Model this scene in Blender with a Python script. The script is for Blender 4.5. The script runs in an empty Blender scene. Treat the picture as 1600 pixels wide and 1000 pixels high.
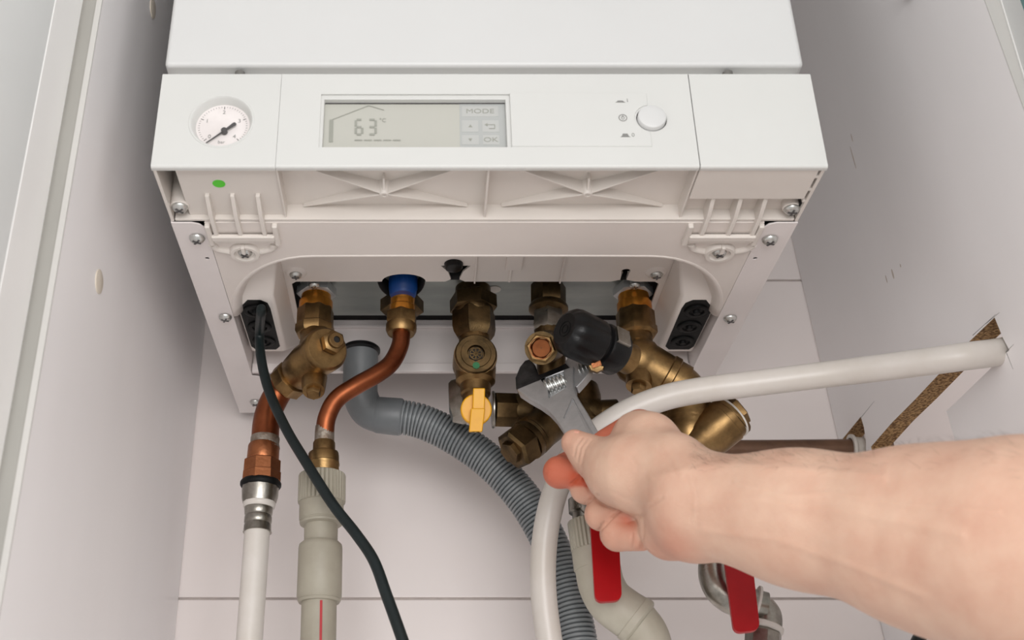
import bpy, bmesh, math, random
import numpy as np
from mathutils import Vector, Matrix, Quaternion
from mathutils.geometry import delaunay_2d_cdt

SC = bpy.context.scene
COL = SC.collection
random.seed(4)

# ------------------------------------------------------------------ camera, world, lights, exposure
F, CX, CY, TILT, ZC = 1800.0, 660.0, 500.0, math.radians(27.3), 1.2
CA, SA = math.cos(TILT), math.sin(TILT)
cam = bpy.data.cameras.new('camera')
cam.sensor_width = 36.0
cam.lens = 36.0 * F / 1600.0
cam.shift_x = (800.0 - CX) / 1600.0
cam.clip_start = 0.02
cam.dof.use_dof = True
cam.dof.focus_distance = 0.90
cam.dof.aperture_fstop = 9.0
camo = bpy.data.objects.new('camera', cam)
COL.objects.link(camo)
camo.location = (0, 0, ZC)
camo.rotation_euler = (math.pi / 2 + TILT, 0, 0)
SC.camera = camo

world = bpy.data.worlds.new('world')
SC.world = world
world.use_nodes = True
wn = world.node_tree
bgn = wn.nodes['Background']
bgn.inputs['Color'].default_value = (1.0, 0.975, 0.96, 1)
bgn.inputs['Strength'].default_value = 0.68


def area(name, loc, target, sx, sy, power, color):
    l = bpy.data.lights.new(name, 'AREA')
    l.shape = 'RECTANGLE'
    l.size, l.size_y = sx, sy
    l.energy = power
    l.color = color
    o = bpy.data.objects.new(name, l)
    COL.objects.link(o)
    o.location = loc
    o.rotation_euler = (Vector(target) - Vector(loc)).to_track_quat('-Z', 'Y').to_euler()
    return o


area('left_fill_light', (-1.95, -1.35, 1.50), (0.35, 0.9, 1.55), 1.6, 1.5, 19, (1.0, 0.985, 0.975))  # added fill from the left, brightens the right cupboard side
area('right_fill_light', (2.05, -1.30, 1.50), (-0.2, 0.9, 1.55), 1.6, 1.5, 19, (1.0, 0.985, 0.975))  # added fill from the right, brightens the left cupboard side
area('front_fill_light', (0.10, -0.70, 1.34), (0.05, 0.95, 1.65), 0.8, 0.6, 12, (1.0, 0.985, 0.975))  # added frontal fill for underside, tiles and cupboard panels
SC.view_settings.view_transform = 'Standard'
SC.view_settings.look = 'None'
SC.view_settings.exposure = 0.0
SC.view_settings.gamma = 1.0
SC.view_settings.use_curve_mapping = False


# ------------------------------------------------------------------ measuring: a photo pixel and a depth give a point
def ray(u, v):
    a, b = (u - CX) / F, (CY - v) / F
    return Vector((a, CA - b * SA, SA + b * CA))


CAMP = Vector((0, 0, ZC))


def PD(u, v, d):
    return CAMP + ray(u, v) * d


def PY(u, v, y):
    r = ray(u, v)
    return CAMP + r * (y / r.y)


def PZ(u, v, z):
    r = ray(u, v)
    return CAMP + r * ((z - ZC) / r.z)


def PP(u, v, p0, n):
    r = ray(u, v)
    return CAMP + r * ((p0 - CAMP).dot(n) / r.dot(n))


def px(n, p):
    """size in metres of n photo pixels at point p"""
    q = p - CAMP
    return n * (q.y * CA + q.z * SA) / F


# ------------------------------------------------------------------ mesh builder
def frame(axis, hint=None):
    a = Vector(axis).normalized()
    h = Vector(hint) if hint else (Vector((0, 0, 1)) if abs(a.z) < 0.9 else Vector((0, -1, 0)))
    x = (h - a * h.dot(a)).normalized()
    return x, a.cross(x), a


def catmull(pts, n=8):
    pts = [Vector(p) for p in pts]
    if len(pts) < 3:
        return pts
    ext = [pts[0] * 2 - pts[1]] + pts + [pts[-1] * 2 - pts[-2]]
    out = []
    for i in range(1, len(ext) - 2):
        p0, p1, p2, p3 = ext[i - 1:i + 3]
        for k in range(n):
            t = k / n
            out.append(0.5 * ((2 * p1) + (p2 - p0) * t + (2 * p0 - 5 * p1 + 4 * p2 - p3) * t * t + (3 * p1 - p0 - 3 * p2 + p3) * t ** 3))
    out.append(pts[-1])
    return out


def inside(p, poly):
    c = False
    for i in range(len(poly)):
        a, b = poly[i], poly[i - 1]
        if (a[1] > p[1]) != (b[1] > p[1]) and p[0] < (b[0] - a[0]) * (p[1] - a[1]) / (b[1] - a[1]) + a[0]:
            c = not c
    return c


def triangulate(loops):
    """triangles (indices into the joined loops) of a flat polygon with holes"""
    o = loops[0]
    nrm = Vector((0, 0, 0))
    for i in range(len(o)):
        nrm += (o[i - 1] - o[0]).cross(o[i] - o[0])
    x, y, _ = frame(nrm)
    flat, edges, polys = [], [], []
    for l in loops:
        b = len(flat)
        pts = [Vector(((p - o[0]).dot(x), (p - o[0]).dot(y))) * 1000 for p in l]
        flat += pts
        polys.append(pts)
        edges += [(b + i, b + (i + 1) % len(l)) for i in range(len(l))]
    v2, _, fs, ov, _, _ = delaunay_2d_cdt(flat, edges, [], 0, 1e-5)
    out = []
    for f in fs:
        c = sum((v2[i] for i in f), Vector((0, 0))) / len(f)
        if inside(c, polys[0]) and not any(inside(c, h) for h in polys[1:]):
            if all(len(ov[i]) for i in f):
                out.append([ov[i][0] for i in f])
    return out


class MB:
    def __init__(self):
        self.v, self.f, self.m, self.mi = [], [], [], 0

    def face(self, idx):
        self.f.append(tuple(idx))
        self.m.append(self.mi)

    def poly(self, pts):
        b = len(self.v)
        self.v += [Vector(p) for p in pts]
        self.face(range(b, b + len(pts)))

    def rings(self, rings, closed=True, cap0=True, cap1=True):
        b = len(self.v)
        n = len(rings[0])
        for r in rings:
            self.v += [Vector(p) for p in r]
        for i in range(len(rings) - 1):
            for j in range(n if closed else n - 1):
                k = (j + 1) % n
                self.face((b + i * n + j, b + i * n + k, b + (i + 1) * n + k, b + (i + 1) * n + j))
        if cap0:
            self.face(range(b + n - 1, b - 1, -1))
        if cap1:
            e = b + (len(rings) - 1) * n
            self.face(range(e, e + n))
        return self

    def lathe(self, p0, axis, prof, n=32, hint=None, phase=0.0, cap0=True, cap1=True):
        x, y, a = frame(axis, hint)
        p0 = Vector(p0)
        rs = []
        for t, r in prof:
            rs.append([p0 + a * t + (x * math.cos(phase + 2 * math.pi * k / n) + y * math.sin(phase + 2 * math.pi * k / n)) * r for k in range(n)])
        return self.rings(rs, True, cap0, cap1)

    def cyl(self, p0, p1, r0, r1=None, n=32, ch=0.0006):
        p0, p1 = Vector(p0), Vector(p1)
        r1 = r0 if r1 is None else r1
        L = (p1 - p0).length
        ch = min(ch, L * .3, r0 * .5)
        return self.lathe(p0, p1 - p0, [(0, r0 - ch), (ch, r0), (L - ch, r1), (L, r1 - ch)], n)

    def hexa(self, p0, p1, r, hint=None, phase=0.0, n=6):
        p0, p1 = Vector(p0), Vector(p1)
        L = (p1 - p0).length
        return self.lathe(p0, p1 - p0, [(0, r * .86), (L * .12, r), (L * .88, r), (L, r * .86)], n, hint, phase)

    def tube(self, pts, r, n=20, sub=8, prof=None):
        pts = catmull(pts, sub)
        t0 = (pts[1] - pts[0]).normalized()
        x, y, _ = frame(t0)
        rs = []
        L = 0
        for i, p in enumerate(pts):
            t = (pts[min(i + 1, len(pts) - 1)] - pts[max(i - 1, 0)]).normalized()
            q = t0.rotation_difference(t)
            x = (q @ x)
            x = (x - t * x.dot(t)).normalized()
            y = t.cross(x)
            t0 = t
            if i:
                L += (p - pts[i - 1]).length
            rr = r(i / (len(pts) - 1)) if callable(r) else r
            rs.append([p + (x * math.cos(2 * math.pi * k / n) + y * math.sin(2 * math.pi * k / n)) * rr for k in range(n)])
        return self.rings(rs)

    def box(self, lo, hi):
        lo, hi = Vector(lo), Vector(hi)
        a = [(lo.x, lo.y), (hi.x, lo.y), (hi.x, hi.y), (lo.x, hi.y)]
        return self.rings([[(p[0], p[1], lo.z) for p in a], [(p[0], p[1], hi.z) for p in a]])

    def obox(self, c, ex, ey, ez):
        """box given its centre and three half-edge vectors"""
        c, ex, ey, ez = Vector(c), Vector(ex), Vector(ey), Vector(ez)
        q = [(-1, -1), (1, -1), (1, 1), (-1, 1)]
        return self.rings([[c + ex * i + ey * j - ez for i, j in q], [c + ex * i + ey * j + ez for i, j in q]])

    def plate(self, outer, holes, ext, side=None):
        """flat polygon (3-D points) with holes, thickened by the vector ext; side = material index of the cut faces"""
        loops = [[Vector(p) for p in l] for l in [outer] + list(holes)]
        flat = [p for l in loops for p in l]
        tris = triangulate(loops)
        ext = Vector(ext)
        b = len(self.v)
        N = len(flat)
        self.v += flat + [p + ext for p in flat]
        for t in tris:
            self.face([b + i for i in t])
            self.face([b + N + i for i in reversed(t)])
        keep = self.mi
        if side is not None:
            self.mi = side
        o = b
        for l in loops:
            n = len(l)
            for j in range(n):
                k = (j + 1) % n
                self.face((o + j, o + k, o + N + k, o + N + j))
            o += n
        self.mi = keep
        return self

    def sphere(self, c, r, scale=(1, 1, 1), n=24, m=14, axis=(0, 0, 1)):
        c = Vector(c)
        prof = []
        for i in range(m + 1):
            a = math.pi * (i / m)
            prof.append((-math.cos(a) * r * scale[2], max(math.sin(a) * r * scale[0], 1e-5)))
        return self.lathe(c, axis, prof, n)

    def mesh(self, name, mats, origin, smooth=True, angle=38):
        me = bpy.data.meshes.new(name)
        me.from_pydata([tuple(p - origin) for p in self.v], [], self.f)
        for m in mats:
            me.materials.append(m)
        me.polygons.foreach_set('material_index', self.m)
        bm = bmesh.new()
        bm.from_mesh(me)
        bmesh.ops.recalc_face_normals(bm, faces=bm.faces)
        bm.to_mesh(me)
        bm.free()
        if smooth:
            me.polygons.foreach_set('use_smooth', [True] * len(me.polygons))
            me.set_sharp_from_angle(angle=math.radians(angle))
        me.update()
        return me


ORG = {}


def thing(name, label, cat, loc, group=None, kind=None):
    o = bpy.data.objects.new(name, None)
    COL.objects.link(o)
    o.location = loc
    o.empty_display_size = 0.02
    o['label'] = label
    o['category'] = cat
    if group:
        o['group'] = group
    if kind:
        o['kind'] = kind
    ORG[o] = Vector(loc)
    return o


def obj(name, mb, mats, parent=None, label=None, cat=None, bevel=0, kind=None, group=None, smooth=True, angle=38):
    if not isinstance(mats, (list, tuple)):
        mats = [mats]
    if parent is not None:
        org = ORG[parent]
    else:
        lo = Vector([min(p[i] for p in mb.v) for i in range(3)])
        hi = Vector([max(p[i] for p in mb.v) for i in range(3)])
        org = (lo + hi) / 2
    me = mb.mesh(name, mats, org, smooth, angle)
    o = bpy.data.objects.new(name, me)
    COL.objects.link(o)
    if parent is not None:
        o.parent = parent
    else:
        o.location = org
    ORG[o] = org
    if bevel:
        m = o.modifiers.new('edge', 'BEVEL')
        m.width = bevel
        m.segments = 3
        m.limit_method = 'ANGLE'
        m.angle_limit = math.radians(40)
        m.harden_normals = True
    if label:
        o['label'] = label
    if cat:
        o['category'] = cat
    if kind:
        o['kind'] = kind
    if group:
        o['group'] = group
    return o


def dup(o, parent, delta):
    c = o.copy()
    COL.objects.link(c)
    c.parent = parent
    c.location = Vector(o.location) + Vector(delta)
    return c


def circ(c, ex, ey, n=32, a0=0, a1=2 * math.pi, close=False):
    c, ex, ey = Vector(c), Vector(ex), Vector(ey)
    k = n if not close else n - 1
    return [c + ex * math.cos(a0 + (a1 - a0) * i / k) + ey * math.sin(a0 + (a1 - a0) * i / k) for i in range(n)]


# ------------------------------------------------------------------ materials
def lin(c):
    out = []
    for x in c:
        x /= 255.0
        out.append(x / 12.92 if x <= 0.04045 else ((x + 0.055) / 1.055) ** 2.4)
    return tuple(out) + (1.0,)


def mat(name, c, rough=0.45, metal=0.0, c2=None, scale=40.0, detail=4.0, lo=0.35, hi=0.7, bump=0.0, bscale=None, stretch=None, spec=0.5, sss=0.0, coat=0.0, rvar=0.0):
    m = bpy.data.materials.new(name)
    m.use_nodes = True
    nt = m.node_tree
    b = nt.nodes['Principled BSDF']
    b.inputs['Base Color'].default_value = lin(c)
    b.inputs['Roughness'].default_value = rough
    b.inputs['Metallic'].default_value = metal
    b.inputs['Specular IOR Level'].default_value = spec
    b.inputs['Coat Weight'].default_value = coat
    tc = nt.nodes.new('ShaderNodeTexCoord')
    mp = nt.nodes.new('ShaderNodeMapping')
    nt.links.new(tc.outputs['Object'], mp.inputs['Vector'])
    if stretch:
        mp.inputs['Scale'].default_value = stretch
    nz = nt.nodes.new('ShaderNodeTexNoise')
    nz.inputs['Scale'].default_value = scale
    nz.inputs['Detail'].default_value = detail
    nz.inputs['Roughness'].default_value = 0.6
    nt.links.new(mp.outputs['Vector'], nz.inputs['Vector'])
    if c2:
        cr = nt.nodes.new('ShaderNodeValToRGB')
        cr.color_ramp.elements[0].position = lo
        cr.color_ramp.elements[1].position = hi
        cr.color_ramp.elements[0].color = lin(c)
        cr.color_ramp.elements[1].color = lin(c2)
        nt.links.new(nz.outputs['Fac'], cr.inputs['Fac'])
        nt.links.new(cr.outputs['Color'], b.inputs['Base Color'])
    if rvar:
        mr = nt.nodes.new('ShaderNodeMapRange')
        mr.inputs['To Min'].default_value = rough - rvar
        mr.inputs['To Max'].default_value = rough + rvar
        nt.links.new(nz.outputs['Fac'], mr.inputs['Value'])
        nt.links.new(mr.outputs['Result'], b.inputs['Roughness'])
    if bump:
        n2 = nt.nodes.new('ShaderNodeTexNoise')
        n2.inputs['Scale'].default_value = bscale or scale * 4
        n2.inputs['Detail'].default_value = 4
        nt.links.new(mp.outputs['Vector'], n2.inputs['Vector'])
        bp = nt.nodes.new('ShaderNodeBump')
        bp.inputs['Strength'].default_value = bump
        bp.inputs['Distance'].default_value = 0.001
        nt.links.new(n2.outputs['Fac'], bp.inputs['Height'])
        nt.links.new(bp.outputs['Normal'], b.inputs['Normal'])
    if sss:
        b.inputs['Subsurface Weight'].default_value = sss
        b.inputs['Subsurface Radius'].default_value = (1.0, 0.35, 0.2)
        b.inputs['Subsurface Scale'].default_value = 0.006
    return m


M = {}
M['enamel'] = mat('white_enamel', (208, 208, 207), .38, c2=(205, 205, 204), scale=6, bump=.02, bscale=700)
M['panel_white'] = mat('white_panel_plastic', (207, 207, 204), .42, c2=(204, 204, 201), scale=9, bump=.03, bscale=900)
M['tray'] = mat('warm_white_plastic', (226, 218, 212), .5, c2=(222, 214, 208), scale=14, bump=.03, bscale=800)
M['rib'] = mat('grey_white_plastic', (222, 215, 208), .5, c2=(217, 210, 203), scale=14, bump=.03, bscale=800)
M['steel_white'] = mat('white_painted_steel', (230, 223, 221), .42, c2=(226, 219, 217), scale=20, bump=.02, bscale=600)
M['dark_inside'] = mat('dark_inside', (18, 17, 17), .8, c2=(28, 26, 25), scale=20)  # near-black standing in for shade inside gaps and recesses
M['zinc'] = mat('galvanised_sheet', (168, 172, 168), .45, .55, c2=(140, 146, 143), scale=30, detail=6, rvar=.1, stretch=(.3, 1, 1))
M['screw'] = mat('zinc_screw', (215, 215, 212), .3, .85, c2=(170, 172, 168), scale=300)
M['black_rubber'] = mat('black_rubber', (9, 10, 10), .55, c2=(14, 15, 15), scale=60, bump=.1, bscale=500, spec=.2)
M['black_plastic'] = mat('black_plastic', (10, 10, 11), .36, c2=(17, 17, 18), scale=80, bump=.12, bscale=900, spec=.3)
M['cable'] = mat('black_cable', (18, 27, 28), .42, c2=(25, 35, 36), scale=60, bump=.1, bscale=600, spec=.35)
M['tile'] = mat('white_glazed_tile', (240, 232, 229), .16, c2=(237, 228, 225), scale=5, bump=.02, bscale=60)
M['grout'] = mat('grey_grout', (200, 190, 185), .85, c2=(184, 174, 170), scale=120, bump=.3)
M['melamine'] = mat('white_melamine_board', (242, 239, 239), .4, c2=(238, 235, 235), scale=7, bump=.03, bscale=500, stretch=(1, 1, .25))
M['edge_band'] = mat('grey_edge_band', (206, 204, 200), .5, c2=(201, 199, 195), scale=9)
M['door_white'] = mat('white_lacquer', (246, 245, 243), .3, c2=(243, 242, 240), scale=6)
M['frosted'] = mat('pale_grey_pane', (222, 224, 223), .3, c2=(219, 221, 220), scale=4)
M['teal'] = mat('teal_glass_edge', (88, 142, 142), .2, c2=(70, 122, 124), scale=20)
M['chip'] = mat('raw_chipboard', (100, 70, 40), .9, c2=(188, 152, 104), scale=420, detail=6, lo=.42, hi=.6, bump=.8, bscale=500)
M['cap_beige'] = mat('beige_cap', (214, 204, 190), .4, c2=(208, 197, 182), scale=60)
M['brass'] = mat('tarnished_brass', (158, 128, 86), .40, 1.0, c2=(104, 82, 54), scale=62, detail=6, rvar=.09, bump=.08, bscale=900)
M['brass_dark'] = mat('dark_bronze', (112, 91, 62), .42, 1.0, c2=(62, 51, 35), scale=64, detail=7, rvar=.1, bump=.12, bscale=800)
M['brass_bright'] = mat('bright_brass', (236, 160, 66), .24, .82, c2=(204, 132, 50), scale=80, rvar=.06)
M['nickel'] = mat('worn_nickel', (172, 168, 160), .3, 1.0, c2=(122, 118, 110), scale=70, detail=6, rvar=.1, bump=.1, bscale=400)
M['lock_nut'] = mat('zinc_plated_nut', (196, 198, 198), .36, .5, c2=(176, 178, 178), scale=90)
M['copper'] = mat('copper_tube', (158, 92, 60), .38, 1.0, c2=(116, 62, 40), scale=38, detail=5, rvar=.1, bump=.06, bscale=300)
M['copper_fit'] = mat('copper_fitting', (176, 114, 78), .4, 1.0, c2=(140, 88, 58), scale=70, detail=6, rvar=.12, bump=.2, bscale=380)
M['solder'] = mat('dull_solder', (164, 156, 146), .55, .8, c2=(120, 98, 80), scale=130, detail=6, bump=.6, bscale=300)
M['brown_pipe'] = mat('brown_painted_pipe', (112, 82, 62), .45, .35, c2=(88, 62, 46), scale=50, bump=.1)
M['pex'] = mat('white_pex', (212, 206, 200), .36, c2=(203, 196, 187), scale=26, detail=6, bump=.05, bscale=300)
M['ppr'] = mat('grey_ppr', (164, 158, 143), .5, c2=(151, 144, 129), scale=34, detail=5, bump=.08, bscale=300)
M['ppr_light'] = mat('light_grey_ppr', (188, 183, 168), .5, c2=(176, 170, 154), scale=34, detail=5, bump=.08, bscale=300)
M['red_line'] = mat('red_stripe', (176, 28, 36), .5, c2=(164, 24, 32), scale=60)
M['red'] = mat('red_vinyl', (172, 10, 20), .36, c2=(160, 7, 16), scale=40, bump=.06, bscale=220, spec=.3)
M['yellow'] = mat('yellow_lacquer', (230, 168, 4), .42, c2=(222, 158, 3), scale=50, bump=.06)
M['blue'] = mat('blue_plastic', (14, 70, 142), .4, c2=(10, 60, 126), scale=70, bump=.05)
M['hose_grey'] = mat('grey_drain_plastic', (134, 138, 140), .42, c2=(122, 127, 130), scale=40, bump=.05)
M['hose_elbow'] = mat('dark_grey_elbow', (112, 116, 118), .45, c2=(102, 106, 109), scale=40, bump=.05)
M['tool'] = mat('satin_chrome_steel', (186, 186, 187), .42, .8, c2=(170, 170, 171), scale=80, rvar=.07, bump=.05, bscale=900)
M['tool_dark'] = mat('dark_forged_steel', (84, 84, 86), .42, 1.0, c2=(58, 58, 59), scale=90, rvar=.08)
M['white_tape'] = mat('white_thread_tape', (226, 222, 216), .7, c2=(212, 206, 198), scale=90, bump=.5)
M['lcd'] = mat('lcd_glass', (184, 183, 175), .22, c2=(181, 181, 172), scale=12)
M['lcd_ink'] = mat('lcd_ink', (152, 153, 144), .4, c2=(147, 148, 139), scale=40)
M['lcd_key'] = mat('lcd_key', (183, 184, 181), .3, c2=(180, 181, 178), scale=40)
M['print'] = mat('grey_print', (132, 131, 128), .5, c2=(124, 123, 120), scale=90)
M['dial'] = mat('gauge_dial', (214, 207, 205), .35, c2=(232, 226, 224), scale=30)
M['needle'] = mat('gauge_needle', (70, 68, 68), .4, c2=(80, 78, 78), scale=60)
M['green'] = mat('green_sticker', (84, 206, 44), .45, c2=(78, 196, 40), scale=50)
M['green_paint'] = mat('green_paint', (30, 110, 62), .5, c2=(24, 96, 54), scale=200)
M['nail'] = mat('finger_nail', (226, 168, 148), .28, c2=(220, 160, 140), scale=60)
M['hair'] = mat('arm_hair', (70, 50, 38), .5, c2=(84, 60, 45), scale=100)
M['seam'] = mat('joint_shadow_gap', (150, 147, 142), .7, c2=(142, 139, 134), scale=50)


def skin_material():
    m = mat('skin', (215, 180, 157), .5, c2=(201, 157, 135), scale=34, detail=6, lo=.32, hi=.72, bump=.22, bscale=640, sss=.10)
    nt = m.node_tree
    b = nt.nodes['Principled BSDF']
    src = b.inputs['Base Color'].links[0].from_socket
    at = nt.nodes.new('ShaderNodeAttribute')
    at.attribute_name = 'redness'
    mx = nt.nodes.new('ShaderNodeMix')
    mx.data_type = 'RGBA'
    nt.links.new(at.outputs['Fac'], mx.inputs['Factor'])
    nt.links.new(src, mx.inputs['A'])
    mx.inputs['B'].default_value = lin((188, 82, 50))
    nt.links.new(mx.outputs['Result'], b.inputs['Base Color'])
    return m


M['skin'] = skin_material()

# ------------------------------------------------------------------ the place: tiled wall and cupboard
YW = 1.05
Z0 = ZC + 0.431           # boiler underside
ZG1, ZG2 = ZC + 0.2562, ZC + 0.5887
TH = ZG2 - ZG1
mb = MB()
mb.box((-0.75, YW + 0.003, ZC - 0.75), (1.35, YW + 0.05, ZC + 1.3))
wall = obj('wall_back', mb, M['grout'], kind='structure', label='white glazed tiled wall behind the boiler', smooth=False)
G = 0.0011
for col_x0 in (-0.75, 0.43):
    for k in range(-3, 4):
        z0, z1 = ZG1 + k * TH, ZG1 + (k + 1) * TH
        x0, x1 = col_x0, col_x0 + (1.18 if col_x0 < 0 else 0.92)
        t = MB()
        t.box((x0 + G, YW, z0 + G), (x1 - G, YW + 0.006, min(z1, ZC + 1.3) - G))
        obj('tile', t, M['tile'], wall, bevel=.0008)

YF = 0.619               # boiler front face
XL, XR = -0.1765, 0.2635
XC = (XL + XR) / 2


def mirx(x):
    return 2 * XC - x


def xr_panel(y, z):
    return 0.4047 - 0.051 * (z - ZC - 0.409) - 0.011 * (YW - y)


PR0 = Vector((xr_panel(YW, ZC + .409), YW, ZC + .409))
PRN = Vector((1, -0.011, 0.051)).normalized()
PRN = Vector((1.0, -0.011, 0.051)).normalized()


def PR(u, v):
    return PP(u, v, PR0, PRN)


cup = thing('cupboard', 'white melamine wall cupboard with open doors surrounding the boiler', 'cupboard', (0.09, 0.83, ZC - 0.5))
XLW = -0.2222
mb = MB()
mb.box((XLW - 0.018, 0.6095, ZC - 0.5), (XLW, YW - 0.001, ZC + 1.25))
pl = obj('side_panel', mb, M['melamine'], cup, bevel=.0006)
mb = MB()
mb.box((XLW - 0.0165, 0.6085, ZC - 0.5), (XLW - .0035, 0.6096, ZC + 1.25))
obj('edge_band', mb, mat('shaded_edge_grey', (168, 166, 160), .55, c2=(162, 160, 154), scale=9), pl)  # edge greyed to carry the shade of the door gap
mb = MB()
mb.box((XLW - .0035, 0.6078, ZC - 0.5), (XLW + .0002, 0.6096, ZC + 1.25))
obj('edge_trim', mb, M['edge_band'], pl)
# round cover caps on the left panel
for (u, v, r) in ((154, 440, .0085), (238, 13, .0085)):
    c = PP(u, v, Vector((XLW, 0, 0)), Vector((1, 0, 0)))
    mb = MB()
    mb.lathe(c, (1, 0, 0), [(-.001, r), (.0008, r), (.0014, r * .8)], 24)
    obj('cover_cap', mb, M['cap_beige'], pl)

# right side panel with the sawn openings
yy = [(0.612, -.5), (YW - .001, -.5), (YW - .001, 1.25), (0.612, 1.25)]
outer = [Vector((xr_panel(y, ZC + z), y, ZC + z)) for y, z in yy]
slot = [(1554, 496), (1567, 528), (1577, 547), (1530, 593), (1479, 642), (1488, 675), (1497, 706), (1525, 820), (1400, 820), (1372, 740), (1361, 698), (1394, 660), (1428, 626), (1462, 590), (1511, 537)]
notch = [(1314, 689), (1345, 651), (1350, 668), (1353, 690), (1353, 735), (1330, 735)]
mb = MB()
mb.plate(outer, [[PR(*p) for p in slot], [PR(*p) for p in notch]], PRN * 0.018, side=1)
pr = obj('side_panel', mb, [M['melamine'], M['chip']], cup, smooth=False)
mb = MB()
e = [Vector((xr_panel(.612, ZC + z), .612, ZC + z)) for z in (-.5, 1.25)]
mb.plate([e[0], e[0] + PRN * .018, e[1] + PRN * .018, e[1]], [], (0, -.0012, 0))
obj('edge_band', mb, M['edge_band'], pr)
# pencil and scratch marks along the sawn opening
M['scuff'] = mat('rusty_scuff', (192, 178, 166), .6, c2=(200, 190, 184), scale=200)
for a, b, mk in (((1540, 506), (1562, 488), 0), ((1520, 524), (1556, 491), 0), ((1572, 550), (1584, 538), 0), ((1573, 552), (1583, 577), 0), ((1345, 653), (1366, 627), 0)):
    mb = MB()
    p, q = PR(*a), PR(*b)
    s = (q - p).cross(PRN).normalized() * .0003
    mb.plate([p - s, q - s * .3, q + s * .3, p + s], [], PRN * -.0001)
    obj('pencil_mark', mb, M['print'], pr, smooth=False)
for (u, v, w, h) in ((1395, 428, 2.5, 9), (1385, 436, 1.5, 7), (1407, 415, 1.5, 3), (1333, 246, 1.5, 22), (1331, 215, 1.3, 8)):
    mb = MB()
    p = PR(u, v)
    mb.plate(circ(p, Vector((0, 1, 0)) * px(w, p), Vector((-.051, 0, 1)).normalized() * px(h, p), 10), [], PRN * -.0001)
    obj('scuff_mark', mb, M['scuff'], pr, smooth=False)
# shelf pin at the upper edge of the picture
p = PR(1426, -14)
mb = MB()
mb.lathe(p, PRN * -1, [(-.002, .0045), (.003, .0048), (.008, .004), (.013, .003), (.0145, .001)], 20)
obj('shelf_pin', mb, mat('grey_pin', (92, 92, 92), .35, .6, c2=(80, 80, 80), scale=90), pr)


mb = MB()
mb.box((0.60, 0.50, ZC - .75), (0.64, YW + .05, ZC + 1.3))  # unseen screen added to keep side light out of the sawn slot
obj('light_screen_right', mb, M['tile'], kind='structure', label='added pale screen blocking light beyond the right cupboard side', smooth=False)


# doors, folded open: framed leaf with a recessed pane
def door(hx, hy, sgn, ang, stile, zlo, zhi, w=0.34, th=0.019, teal=False):
    """hinge line at (hx, hy); the leaf runs from it towards the room"""
    d = Vector((-math.sin(ang) * sgn * -1, -math.cos(ang), 0))
    n = Vector((sgn * math.cos(ang), -math.sin(ang) * -sgn * sgn, 0))
    n = Vector((-d.y * sgn, d.x * sgn, 0)).normalized()      # towards the cupboard's middle
    h = Vector((hx, hy, 0))

    def pt(a, z):
        return h + d * a + Vector((0, 0, z))
    mbf = MB()
    mbf.plate([pt(0, zlo), pt(w, zlo), pt(w, zhi), pt(0, zhi)], [[pt(stile, zlo + stile), pt(w - stile, zlo + stile), pt(w - stile, zhi - stile), pt(stile, zhi - stile)]], n * -th)
    fr = obj('door', mbf, M['door_white'], cup, bevel=.0007)
    mbp = MB()
    q = n * -.0004
    mbp.plate([pt(stile - .004, zlo + stile - .004) + q, pt(w - stile + .004, zlo + stile - .004) + q, pt(w - stile + .004, zhi - stile + .004) + q, pt(stile - .004, zhi - stile + .004) + q], [], n * -.006)
    obj('pane', mbp, M['frosted'], fr)
    return fr, pt, n, d


door(XLW - .0092, 0.5985, 1, math.radians(4), 0.054, ZC - .5, ZC + 1.2)
hxr = xr_panel(.612, ZC + .55) + .0085
fr2, pt2, n2, d2 = door(hxr, 0.6095, -1, math.radians(14), 0.0025, ZC - .5, ZC + 1.2)

mb = MB()
q2 = pt2(0, ZC) + n2 * .0006
film = [PP(u, v, q2, n2) for u, v in ((1592, -6), (1600, 17), (1660, 150), (1800, 150), (1800, -6))]
mb.plate(film, [], n2 * -.0008)
obj('teal_film', mb, M['teal'], fr2, smooth=False)

# ------------------------------------------------------------------ the boiler
boi = thing('boiler', 'white wall-hung gas boiler with a control panel and open underside', 'boiler', (XC, YF + .2, Z0))
ZP = ZC + 0.5083          # top of the control panel
ZCOV = ZC + 0.5184        # bottom of the front cover
mb = MB()
mb.box((XL - .001, YF + .004, ZCOV), (XR - .001, 1.034, ZC + 1.22))
obj('front_cover', mb, M['enamel'], boi, bevel=.0035)
mb = MB()
mb.box((XL + .004, YF + .014, ZP - .012), (XR - .006, 1.03, ZCOV + .004))
obj('chassis', mb, M['panel_white'], boi)
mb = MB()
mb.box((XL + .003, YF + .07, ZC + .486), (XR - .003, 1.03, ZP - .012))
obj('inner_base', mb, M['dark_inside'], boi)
for u in (375, 1137):
    c = PY(u, 116, YF + .0085)
    mb = MB()
    mb.cyl(c - Vector((0, 0, .005)), c + Vector((0, 0, .0016)), .0035)
    obj('hinge_pin', mb, mat('dull_pin', (120, 118, 114), .5, .4), boi)


# --- control panel face
def cf(u, v, y=YF):
    return PY(u, v, y)


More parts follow.
